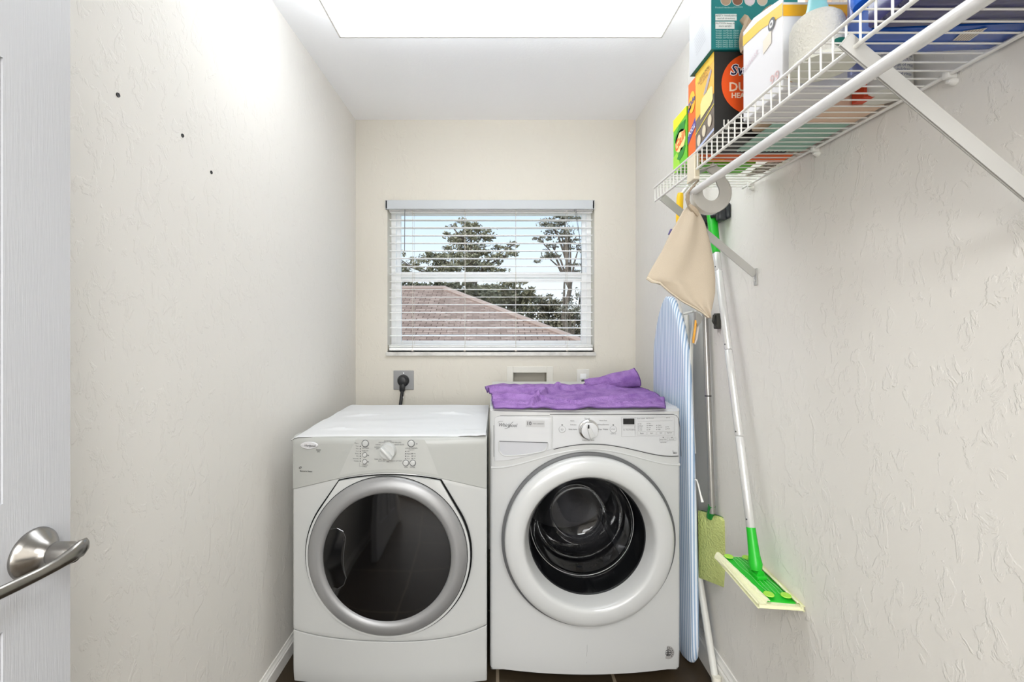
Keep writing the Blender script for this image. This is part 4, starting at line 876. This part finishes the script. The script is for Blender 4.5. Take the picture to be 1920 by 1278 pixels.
# ------------------------------------------------------------------ wire shelf
SX, SZ, LZ, SY1, SY0 = .497, 1.7125, 1.669, 1.436, .30
sf = thing('wire_shelf', 'white ventilated wire shelf with diagonal braces on the right wall', 'shelf', (.64, .85, SZ))
mb = MB(); k = 0; y = SY1
while y > SY0:
    mb.tube([(SX, y, LZ), (SX, y, SZ-.002), (SX+.002, y, SZ+.001), (XR-.006, y, SZ+.001)], .00155, 6); y -= .0254
mb.build('deck_wires', M_wire, sf, smooth=True)
for (x, z, r, nm) in ((SX-.0015, SZ-.002, .0029, 'lip_rail'), (SX+.0015, LZ, .0031, 'lip_rail'), (XR-.012, SZ-.0025, .0033, 'back_rail'), (SX+.145, SZ-.0025, .0025, 'middle_rail')):
    MB().tube([(x, SY0-.02, z), (x, SY1+.004, z)], r, 10).build(nm, M_wire, sf, smooth=True)
for Yb in (1.385, .636):
    a, c = Vector((SX+.004, Yb, LZ-.002)), Vector((XR-.004, Yb, 1.432)); d = (c-a).normalized(); nn = Vector((d.z, 0, -d.x))
    if Yb < 1: a = a-d*.02
    MB().obox((a+c)/2, (c-a)*.5, (0, .0018, 0), nn*.0105, .001).obox((a+c)/2+nn*.0098+Vector((0, .002, 0)), (c-a)*.5, (0, .002, 0), nn*.0008).obox((a+c)/2-nn*.0098+Vector((0, .002, 0)), (c-a)*.5, (0, .002, 0), nn*.0008).build('brace', M_strap, sf)
    fo = MB().box((XR-.003, Yb-.009, 1.398), (XR, Yb+.009, 1.450), .002).build('brace_foot', M_strap, sf)
    MB().lathe([(.0045, 0), (.004, -.002), (0, -.003)], (XR-.003, Yb, 1.412), 'X', 10).build('screw', M_chrome, fo)
for Yc in (1.40, 1.115, .783):
    cp = MB().lathe([(.007, .0), (.007, -.005), (.004, -.011), (0, -.012)], (XR, Yc, SZ-.014), 'X', 14).box((XR-.018, Yc-.006, SZ-.010), (XR, Yc+.006, SZ+.005), .003).build('wall_clip', M_wire, sf, smooth=True)
    MB().lathe([(.004, 0), (.003, -.002), (0, -.0022)], (XR-.0115, Yc, SZ-.014), 'X', 10).build('screw', M_wire, cp)
# rod hook at the far end of the rod
HY = 1.150; hk_c = Vector((.541, HY, 1.614))
def ribbon(mb, pts, wds, y0, y1):
    L, R = [], []
    for i, p in enumerate(pts):
        t_ = (pts[min(i+1, len(pts)-1)]-pts[max(i-1, 0)]).normalized(); nn = Vector((t_.z, 0, -t_.x)); L.append(p+nn*wds[i]); R.append(p-nn*wds[i])
    grid_ = []
    for y in (y0, y1): grid_.append(([mb.bm.verts.new((p.x, y, p.z)) for p in L], [mb.bm.verts.new((p.x, y, p.z)) for p in R]))
    (L0, R0), (L1, R1) = grid_; n_ = len(pts)
    for i in range(n_-1):
        for q in ((L0[i], L0[i+1], R0[i+1], R0[i]), (L1[i], R1[i], R1[i+1], L1[i+1]), (L0[i], L1[i], L1[i+1], L0[i+1]), (R0[i], R0[i+1], R1[i+1], R1[i])): mb.bm.faces.new(q)
    mb.bm.faces.new((L0[0], R0[0], R1[0], L1[0])); mb.bm.faces.new((L0[-1], L1[-1], R1[-1], R0[-1]))
cpts = []; cw_ = []
for k in range(33):
    a = math.radians(168+(400-168)*k/32); rr = .0345; cpts.append(Vector((hk_c.x+rr*math.cos(a)*1.02, 0, hk_c.z+rr*math.sin(a)*1.06))); cw_.append(.0125+.003*math.sin(PI*k/32))
top = [Vector((hk_c.x+.019, 0, hk_c.z+.048)), Vector((hk_c.x-.004, 0, hk_c.z+.066))]
cpts += top; cw_ += [.0125, .012]
mbh = MB(); ribbon(mbh, cpts, cw_, HY, HY+.006)
mat_hook = mat('hook_grey', (176, 173, 166), .4)
hk = mbh.build('rod_hook', mat_hook, sf, smooth=True, angle=50)
mbh = MB(); rim = [p+((Vector((p.x-hk_c.x, 0, p.z-hk_c.z)).normalized())*(w_+.0006)) for p, w_ in zip(cpts[:33], cw_[:33])]
mbh.grid(lambda u, v: Vector((rim[int(round(u*32))].x, HY-.003+.026*v, rim[int(round(u*32))].z)), 32, 2); m_ = mbh.build('hook_flange', mat('hook_white', (226, 224, 216), .4), hk, smooth=True)
MB().prism([(SX+.006, HY-.01, LZ-.004), (SX+.056, HY-.01, LZ+.012), (SX+.056, HY+.03, LZ+.012), (SX+.006, HY+.03, LZ-.004)], (0, 0, .003)).build('hook_plate', mat_hook, hk)
MB().box((SX-.004, 1.140, 1.645), (SX+.010, 1.185, 1.708), .002).build('lip_block', mat('cream_plastic', (224, 214, 192), .45), sf)
MB().box((SX-.002, 1.1385, 1.652), (SX+.008, 1.1402, 1.702)).build('block_inset', mat('cream_recess_shade', (196, 186, 160), .5), sf)  # plate in darker cream, the recess shade is painted into its colour

rod = thing('closet_rod', 'long white metal hanging rod running below the shelf lip', 'rod', (SX+.003, .7, 1.6))
zr_ = 1.284+.6690*SX
MB().tube([(SX+.001, 1.172, zr_), (SX+.001, .26, zr_)], .0088, 20).build('tube', mat('rod_white', (228, 228, 228), .25, metal=.1), rod, smooth=True)
MB().tube([(SX+.001, 1.182, zr_), (SX+.001, 1.168, zr_)], .0102, 20).build('end_cap', mat_hook, rod, smooth=True)

# ------------------------------------------------------------------ beige cloth bag
bg_ = thing('cloth_bag', 'beige canvas bag hanging by one corner from the rod end', 'bag', (.46, 1.17, 1.30))
mcv = mat('beige_canvas', (188, 175, 156), .95, bump=(420, .0005), spec=.1, vary=((198, 184, 164), 9, .35))
poly = [(1291, 386), (1302, 388), (1314, 402), (1322, 418), (1330, 448), (1338, 490), (1341, 520), (1341, 548), (1336, 575), (1330, 597), (1318, 588), (1300, 578), (1278, 566), (1255, 549), (1236, 532), (1218, 528), (1211, 523), (1222, 502), (1240, 472), (1256, 438), (1270, 414), (1282, 392)]
def edges_at(py):
    xs2 = []
    for i in range(len(poly)):
        (x0, y0), (x1, y1) = poly[i], poly[(i+1) % len(poly)]
        if (y0-py)*(y1-py) <= 0 and y0 != y1: xs2.append(x0+(x1-x0)*(py-y0)/(y1-y0))
    return min(xs2), max(xs2)
def bag_pt(u, v, side):
    py = 386.5+(596.5-386.5)*v; l, r = edges_at(py); px = l+(r-l)*u
    th_ = (.020+.014*math.sin(v*PI))*math.sin(PI*min(1, max(0, u)))**.6
    y = 1.165+side*th_*.5+.006*math.sin(u*9+v*4)*math.sin(PI*u)
    return P(px, py, 1.165)+Vector((0, y-1.165, 0))
mb = MB(); mb.grid(lambda u, v: bag_pt(u, v, -1), 30, 44).grid(lambda u, v: bag_pt(u, v, 1), 30, 44)
bmesh.ops.remove_doubles(mb.bm, verts=mb.bm.verts, dist=.0004)
bb = mb.build('canvas_body', mcv, bg_, smooth=True, angle=80)
MB().tube([P(a, b2, 1.157) for a, b2 in ((1213, 521), (1222, 527), (1237, 530), (1256, 547), (1279, 564), (1301, 576), (1318, 586), (1329, 595))], [.004, .0045, .003, .0018, .0018, .0018, .0018, .0018], 8).build('hem', mat('canvas_hem', (200, 188, 168), .9), bb, smooth=True)
MB().tube([P(a, b2, 1.150) for a, b2 in ((1303, 347), (1297, 352), (1289, 362), (1287, 374), (1291, 388), (1298, 396))], .0028, 8).tube([P(a, b2, 1.158) for a, b2 in ((1310, 338), (1300, 348), (1292, 360), (1291, 376), (1296, 390), (1304, 398))], .0025, 8).build('hanging_loop', mat('loop_taupe', (150, 136, 118), .7), bg_, smooth=True)
MB().tube([P(1292, 384, 1.148), P(1299, 390, 1.146), P(1306, 398, 1.148), P(1309, 404, 1.15)], [.004, .0065, .0065, .003], 8).build('knot', mat('knot_taupe', (176, 160, 138), .8), bg_, smooth=True)

# ------------------------------------------------------------------ things on the shelf
DZ = SZ+.003
class Carton:
    """an upright box with print on its two visible sides: 'L' faces the left wall, 'F' faces the door"""
    def __init__(s, name, label, cat, x0, x1, y0, y1, z0, z1, m, bev=.0012, group='boxes and bottles on the wire shelf', tilt=0.0):
        s.r = thing(name, label, cat, ((x0+x1)/2, (y0+y1)/2, z0), group)
        s.d = (x0, x1, y0, y1, z0, z1)
        MB().box((x0, y0, z0), (x1, y1, z1), bev, 1).build('carton', m, s.r)
        s.lv = .0004
    def q(s, face, u, v, off):
        x0, x1, y0, y1, z0, z1 = s.d
        if face == 'L': return Vector((x0-off, y1+(y0-y1)*u, z0+(z1-z0)*v))
        if face == 'B': return Vector((x0+(x1-x0)*u, y0+(y1-y0)*v, z0-off))
        return Vector((x0+(x1-x0)*u, y0-off, z0+(z1-z0)*v))
    def ax(s, face): return (Vector((0, -1, 0)), UZ) if face == 'L' else (UX, UZ) if face == 'F' else (UX, Vector((0, 1, 0)))
    def poly(s, face, pts, m, name='printed_area', lv=1):
        MB().flat([s.q(face, u, v, s.lv*lv) for u, v in pts]).build(name, m, s.r, recalc=False); return s
    def rect(s, face, u0, v0, u1, v1, m, name='printed_area', lv=1): return s.poly(face, ((u0, v0), (u1, v0), (u1, v1), (u0, v1)), m, name, lv)
    def disc(s, face, u, v, a, b, m, name='printed_disc', lv=2, clip=None):
        U, V = s.ax(face); MB().flat(ellipse(s.q(face, u, v, s.lv*lv), U, V, a, b, 40)).build(name, m, s.r, recalc=False); return s
    def text(s, face, items, m, name='lettering', lv=3):
        U, V = s.ax(face); mb = MB()
        for it in items:
            body, u, v, size = it[:4]; kw = it[4] if len(it) > 4 else {}
            rot = kw.pop('rot', 0) if kw else 0
            R = Matrix.Rotation(rot, 3, U.cross(V)) if rot else None
            mb.text(body, s.q(face, u, v, s.lv*lv), R @ U if rot else U, R @ V if rot else V, size, **kw)
        mb.build(name, m, s.r, recalc=False); return s
ink = lambda c: mat('print_%d_%d_%d' % c, c, .5)

# laundry booster box, green and yellow, farthest
c = Carton('detergent_box', 'lime green and yellow detergent box, farthest on the shelf', 'box', .512, .70, 1.232, 1.325, DZ, 1.872, ink((104, 196, 40)))
c.poly('L', ((0, .78), (1, .86), (1, 1), (0, 1)), ink((240, 232, 20)), lv=1).poly('L', ((0, .0), (.6, .0), (.3, .35), (0, .30)), ink((160, 220, 60)), lv=1)
c.poly('L', ((.1, .62), (.5, .8), (.95, .78), (.8, .62), (.5, .66), (.2, .52)), ink((30, 140, 40)), lv=2, name='leaf_print').poly('L', ((.3, .22), (.6, .36), (.95, .34), (.75, .2), (.5, .16)), ink((30, 140, 40)), lv=2, name='leaf_print')
c.disc('L', .55, .50, .036, .030, ink((246, 226, 150))).text('L', [('Gain', .52, .50, .040, {'shear': .3, 'bold': .001, 'rot': .35})], ink((236, 108, 34)))
c.text('F', [('Gain', .5, .5, .05, {})], ink((236, 108, 34)))
# orange detergent box
c = Carton('detergent_box', 'bright orange laundry detergent box next to the green one', 'box', .512, .762, 1.172, 1.222, DZ, 1.922, ink((240, 108, 24)))
c.disc('L', .5, .72, .019, .028, ink((250, 190, 40))).poly('L', ((0, .22), (1, .38), (1, .50), (0, .33)), ink((86, 70, 160)), lv=2).poly('L', ((0, .62), (.4, .66), (.4, .70), (0, .67)), ink((86, 70, 160)), lv=2)
c.text('L', [('Tide', .5, .72, .022, {'bold': .0006, 'rot': .3}), ], ink((40, 60, 150))).text('L', [('PODS', .5, .36, .016, {'bold': .0004, 'rot': .25})], ink((236, 236, 246)), lv=4)
c.rect('B', .1, .30, .95, .42, ink((90, 80, 150))).rect('B', .0, .6, .35, .8, ink((246, 180, 50)))
# duster refill box
c = Carton('duster_refill_box', 'black duster box with big orange circle and yellow side', 'box', .508, .735, 1.066, 1.166, DZ+.0028, 1.920, ink((34, 34, 32)))
c.rect('L', 0, 0, 1, 1, ink((120, 108, 98)), lv=1).poly('L', ((0, .40), (1, .52), (1, 1), (0, 1)), ink((246, 190, 70)), lv=2).poly('L', ((0, .86), (1, .90), (1, 1), (0, 1)), ink((248, 206, 60)), lv=3)
c.poly('L', ((0, .22), (1, .385), (1, .40), (0, .235)), ink((240, 220, 70)), lv=3).poly('L', ((0, .0), (1, .08), (1, .115), (0, .035)), ink((190, 200, 230)), lv=3)
c.poly('L', ((.30, .36), (.85, .42), (.95, .46), (.95, .60), (.85, .635), (.40, .60), (.30, .55)), ink((240, 228, 150)), lv=4, name='duster_print').poly('L', ((.45, .62), (.62, .62), (.9, .80), (.85, .84), (.7, .78)), ink((180, 168, 170)), lv=4, name='duster_print')
for u, v in ((.22, .12), (.50, .18), (.80, .24)): c.disc('L', u, v, .010, .014, ink((226, 214, 190)), lv=5)
c.text('L', [('DUST & MORE', .5, .885, .0085, {'rot': .12, 'wide': .9}), ('TRAPS AND LOCKS', .5, .845, .0085, {'rot': .12, 'wide': .9}), ('ALLERGENS', .5, .805, .0085, {'rot': .12, 'wide': .9})], ink((90, 60, 20)), lv=5)
c.disc('F', .388, .621, .072, .072, ink((236, 86, 16))).poly('F', ((.24, .735), (.29, .725), (.33, .690), (.34, .73), (.38, .745)), ink((20, 110, 60)), lv=3, name='leaf_print')
LF = {'align': 'LEFT'}
c.text('F', [('Swiffer', .160, .775, .034, {'bold': .0022, 'shear': .2, 'align': 'LEFT'})], ink((248, 248, 248)), lv=3).text('F', [('Swiffer', .160, .775, .034, {'bold': .0004, 'shear': .2, 'align': 'LEFT'})], ink((24, 24, 70)), lv=4)
c.text('F', [('DUSTER', .146, .579, .029, {'bold': .0006, 'align': 'LEFT'}), ('HEAVY DUTY', .172, .482, .0165, {'bold': .0006, 'align': 'LEFT'})], ink((250, 224, 200)), lv=3)
c.text('F', [('11', .075, .164, .0195, {'bold': .0006, 'align': 'LEFT'}), ('DUSTERS', .075, .10, .009, {'align': 'LEFT'})], ink((236, 236, 230)), lv=3)
# teal box lying on top
c = Carton('hair_color_box', 'teal box with colour swatches lying on top of the duster box', 'box', .498, .70, 1.060, 1.180, 1.9215, 2.075, ink((12, 122, 124)))
c.rect('L', 0, 0, 1, 1, ink((196, 199, 203)), lv=1, name='white_side')
mb = MB()
for k in range(7): mb.flat([c.q('L', a, b2, .0009) for a, b2 in ((.35-.02*k, .20+.05*k), (.78-.02*k, .26+.05*k), (.78-.02*k, .265+.05*k), (.35-.02*k, .205+.05*k))])
mb.build('fine_print', ink((150, 152, 160)), c.r, recalc=False)
for u, rgb in ((.125, (164, 142, 118)), (.26, (124, 84, 64)), (.40, (206, 196, 204)), (.545, (190, 176, 158))):
    c.disc('F', u+.04, .735, .0125, .0125, ink((200, 206, 200)), lv=2).disc('F', u+.04, .735, .0112, .0112, ink(rgb), lv=3, name='colour_swatch')
c.rect('F', .045, .43, .29, .53, ink((222, 228, 226)), lv=2, name='white_label').rect('F', .045, .305, .265, .415, ink((222, 228, 226)), lv=2, name='white_label')
it = [('Finished Hardwood', .15, .625, .0055), ('Laminate', .31, .635, .0055), ('Tile', .44, .65, .0055), ('Glass', .585, .655, .0055)]
for k in range(4): it.append(('keeps surfaces clean and bright for longer', .047, .275-.035*k, .0066, {'align': 'LEFT'}))
for k in range(4): it.append(('wipes away dust dirt and grime every day', .047, .125-.03*k, .0062, {'align': 'LEFT'}))
c.text('F', it, ink((170, 214, 212)), lv=3)
c.text('F', [('SAFETY WARNING', .165, .50, .0065), ('read all directions', .165, .46, .0058), ('CAUTION keep dry', .155, .385, .0062), ('store upright', .155, .345, .0056)], ink((90, 110, 110)), lv=4)
# tan paper bag behind the white carton
tb = MB().grid(lambda u, v: (.550+.085*u+.004*math.sin(v*9), 1.008+.012*math.sin(v*7+u*5), 1.895+.078*v*(1-.15*math.sin(u*8))), 12, 8, (0, .022, 0)).box((.578, 1.0, DZ+.003), (.65, 1.040, 1.912), .006).build('paper_bag', mat('kraft_paper', (176, 154, 128), .85, bump=(40, .003)), smooth=True)  # box below added as a support, hidden from the camera behind the carton
tag(tb, 'crumpled tan paper bag between the duster box and white carton', 'paper bag', 'boxes and bottles on the wire shelf')
# white carton with the yellow band
c = Carton('white_carton', 'tall white carton with a yellow band across its top', 'box', .528, .660, .842, .978, DZ, 1.878, ink((228, 227, 230)))
x0, x1, y0, y1, z0, z1 = c.d
MB().prism([(x0, y1, z1), (x0, y0, z1), (x0, y0, z1+.008), (x0, y0+.05, z1+.022), (x0, y1-.04, z1+.034), (x0, y1, z1+.030)], (.0015, 0, 0)).build('open_flap', ink((228, 227, 230)), c.r)
c.poly('L', ((0, 1.0), (0, 1.13), (.4, 1.10), (1, .99), (1, .845), (.5, .955)), ink((244, 194, 20)), lv=2, name='yellow_band').rect('F', 0, .835, 1, .965, ink((240, 176, 16)), lv=2, name='yellow_band')
c.disc('L', .76, .877, .011, .012, ink((70, 70, 72)), lv=4).disc('L', .76, .877, .0065, .0070, ink((226, 226, 226)), lv=5).disc('L', .76, .877, .0025, .0028, ink((60, 60, 60)), lv=6)
c.text('L', [('99', .82, .20, .030, {})], ink((224, 190, 188)), lv=3).text('L', [('honest', .2, .70, .022, {'rot': .2})], ink((222, 206, 214)), lv=3)
c.poly('L', ((.55, .62), (.75, .66), (.75, .82), (.55, .78)), ink((232, 222, 204)), lv=3)
c.disc('F', .80, .80, .012, .014, ink((196, 120, 120)), lv=3).disc('F', .80, .80, .009, .011, ink((226, 222, 226)), lv=4)
c.disc('F', .12, .14, .009, .010, ink((200, 160, 120)), lv=3)
# lint roller / jug with teal neck
jg = thing('lint_roller', 'upright fat white roller with a teal handle at the shelf lip', 'lint roller', (.542, .772, DZ), 'boxes and bottles on the wire shelf')
MB().lathe([(.0, 0), (.039, 0), (.0405, .004), (.0405, .050), (.040, .060), (.036, .072), (.028, .080), (.018, .084), (.0, .085)], (.542, .772, DZ+.006), 'Z', 48).build('roll', mat('white_fleece', (206, 204, 195), .95, bump=(260, .003)), jg, smooth=True)
MB().lathe([(.022, .080), (.0175, .088), (.0145, .098), (.0125, .115), (.0135, .16), (.015, .20), (.012, .22), (0, .222)], (.542, .772, DZ+.006), 'Z', 28).build('handle', mat('teal_handle', (128, 190, 196), .35), jg, smooth=True)
MB().lathe([(0, 0), (.049, 0), (.050, .004), (.046, .008), (0, .008)], (.549, .770, DZ-.0005), 'Z', 40).build('base', mat('roller_base', (222, 222, 210), .6), jg, smooth=True)
MB().prism(ellipse((.552, .7285, DZ+.020), UX, UZ, .013, .006, 24), (0, .004, 0)).build('green_oval', ink((20, 96, 80)), jg)
# peach box near the wall
c = Carton('peach_box', 'tall pale peach box near the wall behind the roller', 'box', .665, .770, .905, .985, DZ, 1.985, mat('peach_card', (232, 204, 180), .7))
c.rect('F', 0, .18, 1, 1, ink((238, 228, 214)), lv=1)
mb = MB(); 
for k in range(9): mb.tube([c.q('F', .15+.08*k+.03*math.sin(j*1.3+k), .25+.07*j, .0008) for j in range(10)], .0004, 4)
mb.build('line_pattern', ink((226, 196, 176)), c.r)
# lavender canister
lc = MB().lathe([(0, 0), (.0135, 0), (.0135, .20), (.012, .215), (.008, .22), (.008, .24), (0, .242)], (.632, .800, DZ+.001), 'Z', 28).build('spray_can', mat('lavender_can', (150, 156, 196), .3, metal=.4), smooth=True)
tag(lc, 'lavender grey spray can behind the blue bottle', 'spray can', 'boxes and bottles on the wire shelf')
# blue bottle
bb_ = thing('detergent_bottle', 'bright blue bottle with white label standing at the shelf lip', 'bottle', (.565, .690, DZ), 'boxes and bottles on the wire shelf')
MB().lathe([(0, 0), (.024, 0), (.027, .006), (.027, .10), (.022, .13), (.011, .15), (.011, .17), (0, .171)], (.569, .690, DZ+.052), 'Z', 32).build('body', mat('blue_bottle', (24, 110, 226), .2, coat=.4), bb_, smooth=True)
MB().lathe([(.0272, .04), (.0276, .045), (.0276, .075), (.0272, .08)], (.569, .690, DZ+.052), 'Z', 32).build('label', ink((232, 236, 244)), bb_, smooth=True)
# big blue pack lying at the front
bp2 = thing('blue_pack', 'large glossy blue plastic pack lying across the shelf at the right', 'pack', (.66, .6, DZ), 'boxes and bottles on the wire shelf')
mbl = mat('blue_film', (16, 84, 180), .22, coat=.3, bump=(14, .004)); mbn = mat('navy_film', (12, 12, 96), .25, coat=.3, bump=(12, .004))
A_, B_, C_, D_ = Vector((.566, .738)), Vector((.780, .722)), Vector((.782, .655)), Vector((.552, .672))
def slab(p, z0, z1): return [Vector((q.x, q.y, z0)) for q in p], (0, 0, z1-z0)
pl_, vv_ = slab((A_, B_, C_, D_), DZ+.0, DZ+.050); MB().prism(pl_, vv_, .005).build('light_end', mbl, bp2, smooth=True)
pl_, vv_ = slab((D_+Vector((-.006, -.002)), C_+Vector((0, -.002)), Vector((.78, .36)), Vector((.53, .36))), DZ+.0, DZ+.050); MB().prism(pl_, vv_, .005).build('dark_body', mbn, bp2, smooth=True)
def lab(px, py, dz=-.0012): 
    Yq = (SZ+.002-EYE)*F/(CY-py); return Vector(((px-CX)/F*Yq, Yq, DZ+dz))
lw = MB().flat([lab(1786, 76), lab(1818, 76), lab(1852, 52), lab(1806, 58)]).build('bar_label', ink((226, 220, 210)), bp2)
mb = MB()
for k in range(6): t_ = .12+.14*k; a, b2 = lab(1786, 76, -.0016).lerp(lab(1818, 76, -.0016), t_), lab(1806, 58, -.0016).lerp(lab(1852, 52, -.0016), t_); mb.flat([a, a+Vector((.0012, 0, 0)), b2+Vector((.0012, 0, 0)), b2])
mb.build('bars', ink((150, 140, 134)), bp2)
# things stacked above the pack
gt = MB().box((.60, .50, DZ+.052), (.72, .60, DZ+.12), .01).build('grey_pouch', mat('grey_pouch', (120, 124, 122), .6), smooth=True); tag(gt, 'dull grey pouch stacked on the blue pack', 'pouch', 'boxes and bottles on the wire shelf')
jr = MB().lathe([(0, 0), (.03, 0), (.033, .006), (.033, .07), (.028, .08), (0, .081)], (.600, .655, DZ+.052), 'Z', 32).build('cream_jar', mat('cream_jar', (222, 218, 200), .4), smooth=True); tag(jr, 'cream coloured jar sitting on the blue pack by the lip', 'jar', 'boxes and bottles on the wire shelf')
# orange striped box beside the white bottle
c = Carton('orange_box', 'narrow orange red box with white letters beside the white bottle', 'box', .700, .7215, .868, .900, DZ, 1.83, ink((206, 66, 22)))
c.text('F', [('H', .5, .30, .022, {'bold': .001}), ('O', .5, .55, .022, {'bold': .001}), ('T', .5, .8, .022, {'bold': .001})], ink((232, 228, 240)))
# white bottle with grey print
wb = thing('white_bottle', 'white plastic bottle with grey printed text against the wall', 'bottle', (.742, .868, DZ), 'boxes and bottles on the wire shelf')
MB().lathe([(0, .003), (.028, .0), (.037, .002), (.0395, .008), (.0395, .13), (.034, .15), (.016, .165), (.014, .18), (0, .181)], (.744, .872, DZ), 'Z', 40).build('body', mat('bottle_white', (226, 226, 218), .35), wb, smooth=True)
mb = MB(); cxb, cyb, rb = .744, .872, .0399
lines = ['DIRECTIONS', 'shake well before use', 'apply and wipe', 'CAUTION IRRITANT', 'keep out of reach', 'of children', 'first aid rinse']
for k, s_ in enumerate(lines):
    tm = MB(); tm.text(s_, (0, 0, 0), UX, UZ, .0085); 
    for v in tm.bm.verts: a = -PI/2+v.co.x/rb-.15; v.co = Vector((cxb+rb*math.cos(a), cyb+rb*math.sin(a), DZ+.075-.0085*k+v.co.z))
    me_ = bpy.data.meshes.new('x'); tm.bm.to_mesh(me_); tm.bm.free(); mb.bm.from_mesh(me_); bpy.data.meshes.remove(me_)
mb.build('printed_text', ink((110, 112, 140)), wb, recalc=False)
# mint scalloped pad, dark lace
mn = MB(); sc_n = 16
outl = [Vector((.600, 1.060, DZ)), Vector((.766, 1.060, DZ)), Vector((.766, 1.150, DZ))]+[Vector((.766-.166*k/(sc_n*2), 1.150+(.007 if k % 2 else 0), DZ)) for k in range(1, sc_n*2+1)]
mn.prism([p+Vector((0, -.072 if p.y < 1.1 else -.008, 0)) for p in outl], (0, 0, .0026)); mn_o = mn.build('mint_pad', mat('mint_foam', (158, 196, 180), .9, bump=(60, .003)), smooth=False)
tag(mn_o, 'mint green scalloped mat lying flat under the cartons', 'mat', 'boxes and bottles on the wire shelf')
lc_ = MB().grid(lambda u, v: (.735+.035*u, 1.13+.22*v-.03*u, DZ+.002+.006*abs(mnoise.noise(Vector((u*6, v*22, 0))))), 6, 40, (0, 0, .004)).build('lace_trim', mat('dark_lace', (120, 110, 96), .9, vary=((226, 220, 206), 60, 1.0)), smooth=True)
tag(lc_, 'crumpled dark and cream lace strip along the shelf back', 'lace', 'boxes and bottles on the wire shelf')

# ------------------------------------------------------------------ door at the left
M_door = mat('door_paint', (184, 185, 188), .42, bump=(26, .0003, (1, 30, .8)))
DXF = -.650; DY1 = .692; DY0 = DY1-.762
dl = MB()
# leaf built as stiles, rails and recessed panels
def zbox(y0, y1, z0, z1, x0=DXF-.035, x1=DXF, bev=.0): dl.box((x0, y0, z0), (x1, y1, z1), bev)
st = .094
zr0 = [(.01, .22), (.878, 1.046), (1.632, 1.73), (1.93, 2.03)]
zbox(DY1-st, DY1, .01, 2.03); zbox(DY0, DY0+st, .01, 2.03); zbox(DY0+.34, DY0+.422, .01, 2.03)
for a, b2 in zr0: zbox(DY0+st, DY0+.34, a, b2); zbox(DY0+.422, DY1-st, a, b2)
for (a, b2) in ((.22, .878), (1.046, 1.632), (1.73, 1.93)):
    for (y0, y1) in ((DY0+st, DY0+.34), (DY0+.422, DY1-st)):
        zbox(y0, y1, a, b2, DXF-.028, DXF-.008); zbox(y0+.03, y1-.03, a+.03, b2-.03, DXF-.028, DXF-.002, .005)
        for (p0, p1) in (((y0, a), (y1, a+.006)), ((y0, b2-.006), (y1, b2)), ((y0, a), (y0+.006, b2)), ((y1-.006, a), (y1, b2))): zbox(p0[0], p1[0], p0[1], p1[1], DXF-.01, DXF-.003, .0015)
dr_ = dl.build('door_1', M_door); struct(dr_, 'open white panelled door with wood grain at the left edge', 'door')
hz, hy = .962, .636
h0 = MB().lathe([(.0335, 0), (.0345, .002), (.0335, .005), (.029, .010), (.020, .018), (.0135, .026), (.0125, .034)], (DXF, hy, hz), 'X', 48).build('handle_rose', M_nickel, dr_, smooth=True, angle=60)
MB().lathe([(.0150, .030), (.0155, .034), (.0155, .052), (.012, .060)], (DXF, hy, hz), 'X', 36).build('handle_neck', M_nickel, dr_, smooth=True)
path = [(-.588, .6545, .969), (-.587, .650, .9685), (-.586, .640, .967), (-.587, .625, .964), (-.590, .608, .9605), (-.594, .590, .9585), (-.597, .565, .9585), (-.598, .540, .960), (-.598, .528, .961)]
MB().tube(path, [(.001, .003), (.0035, .0095), (.0060, .0125), (.0062, .0105), (.0055, .0085), (.0052, .0080), (.0052, .0082), (.0050, .0080), (.0020, .0050)], 18).build('handle_lever', M_nickel, dr_, smooth=True, angle=80)
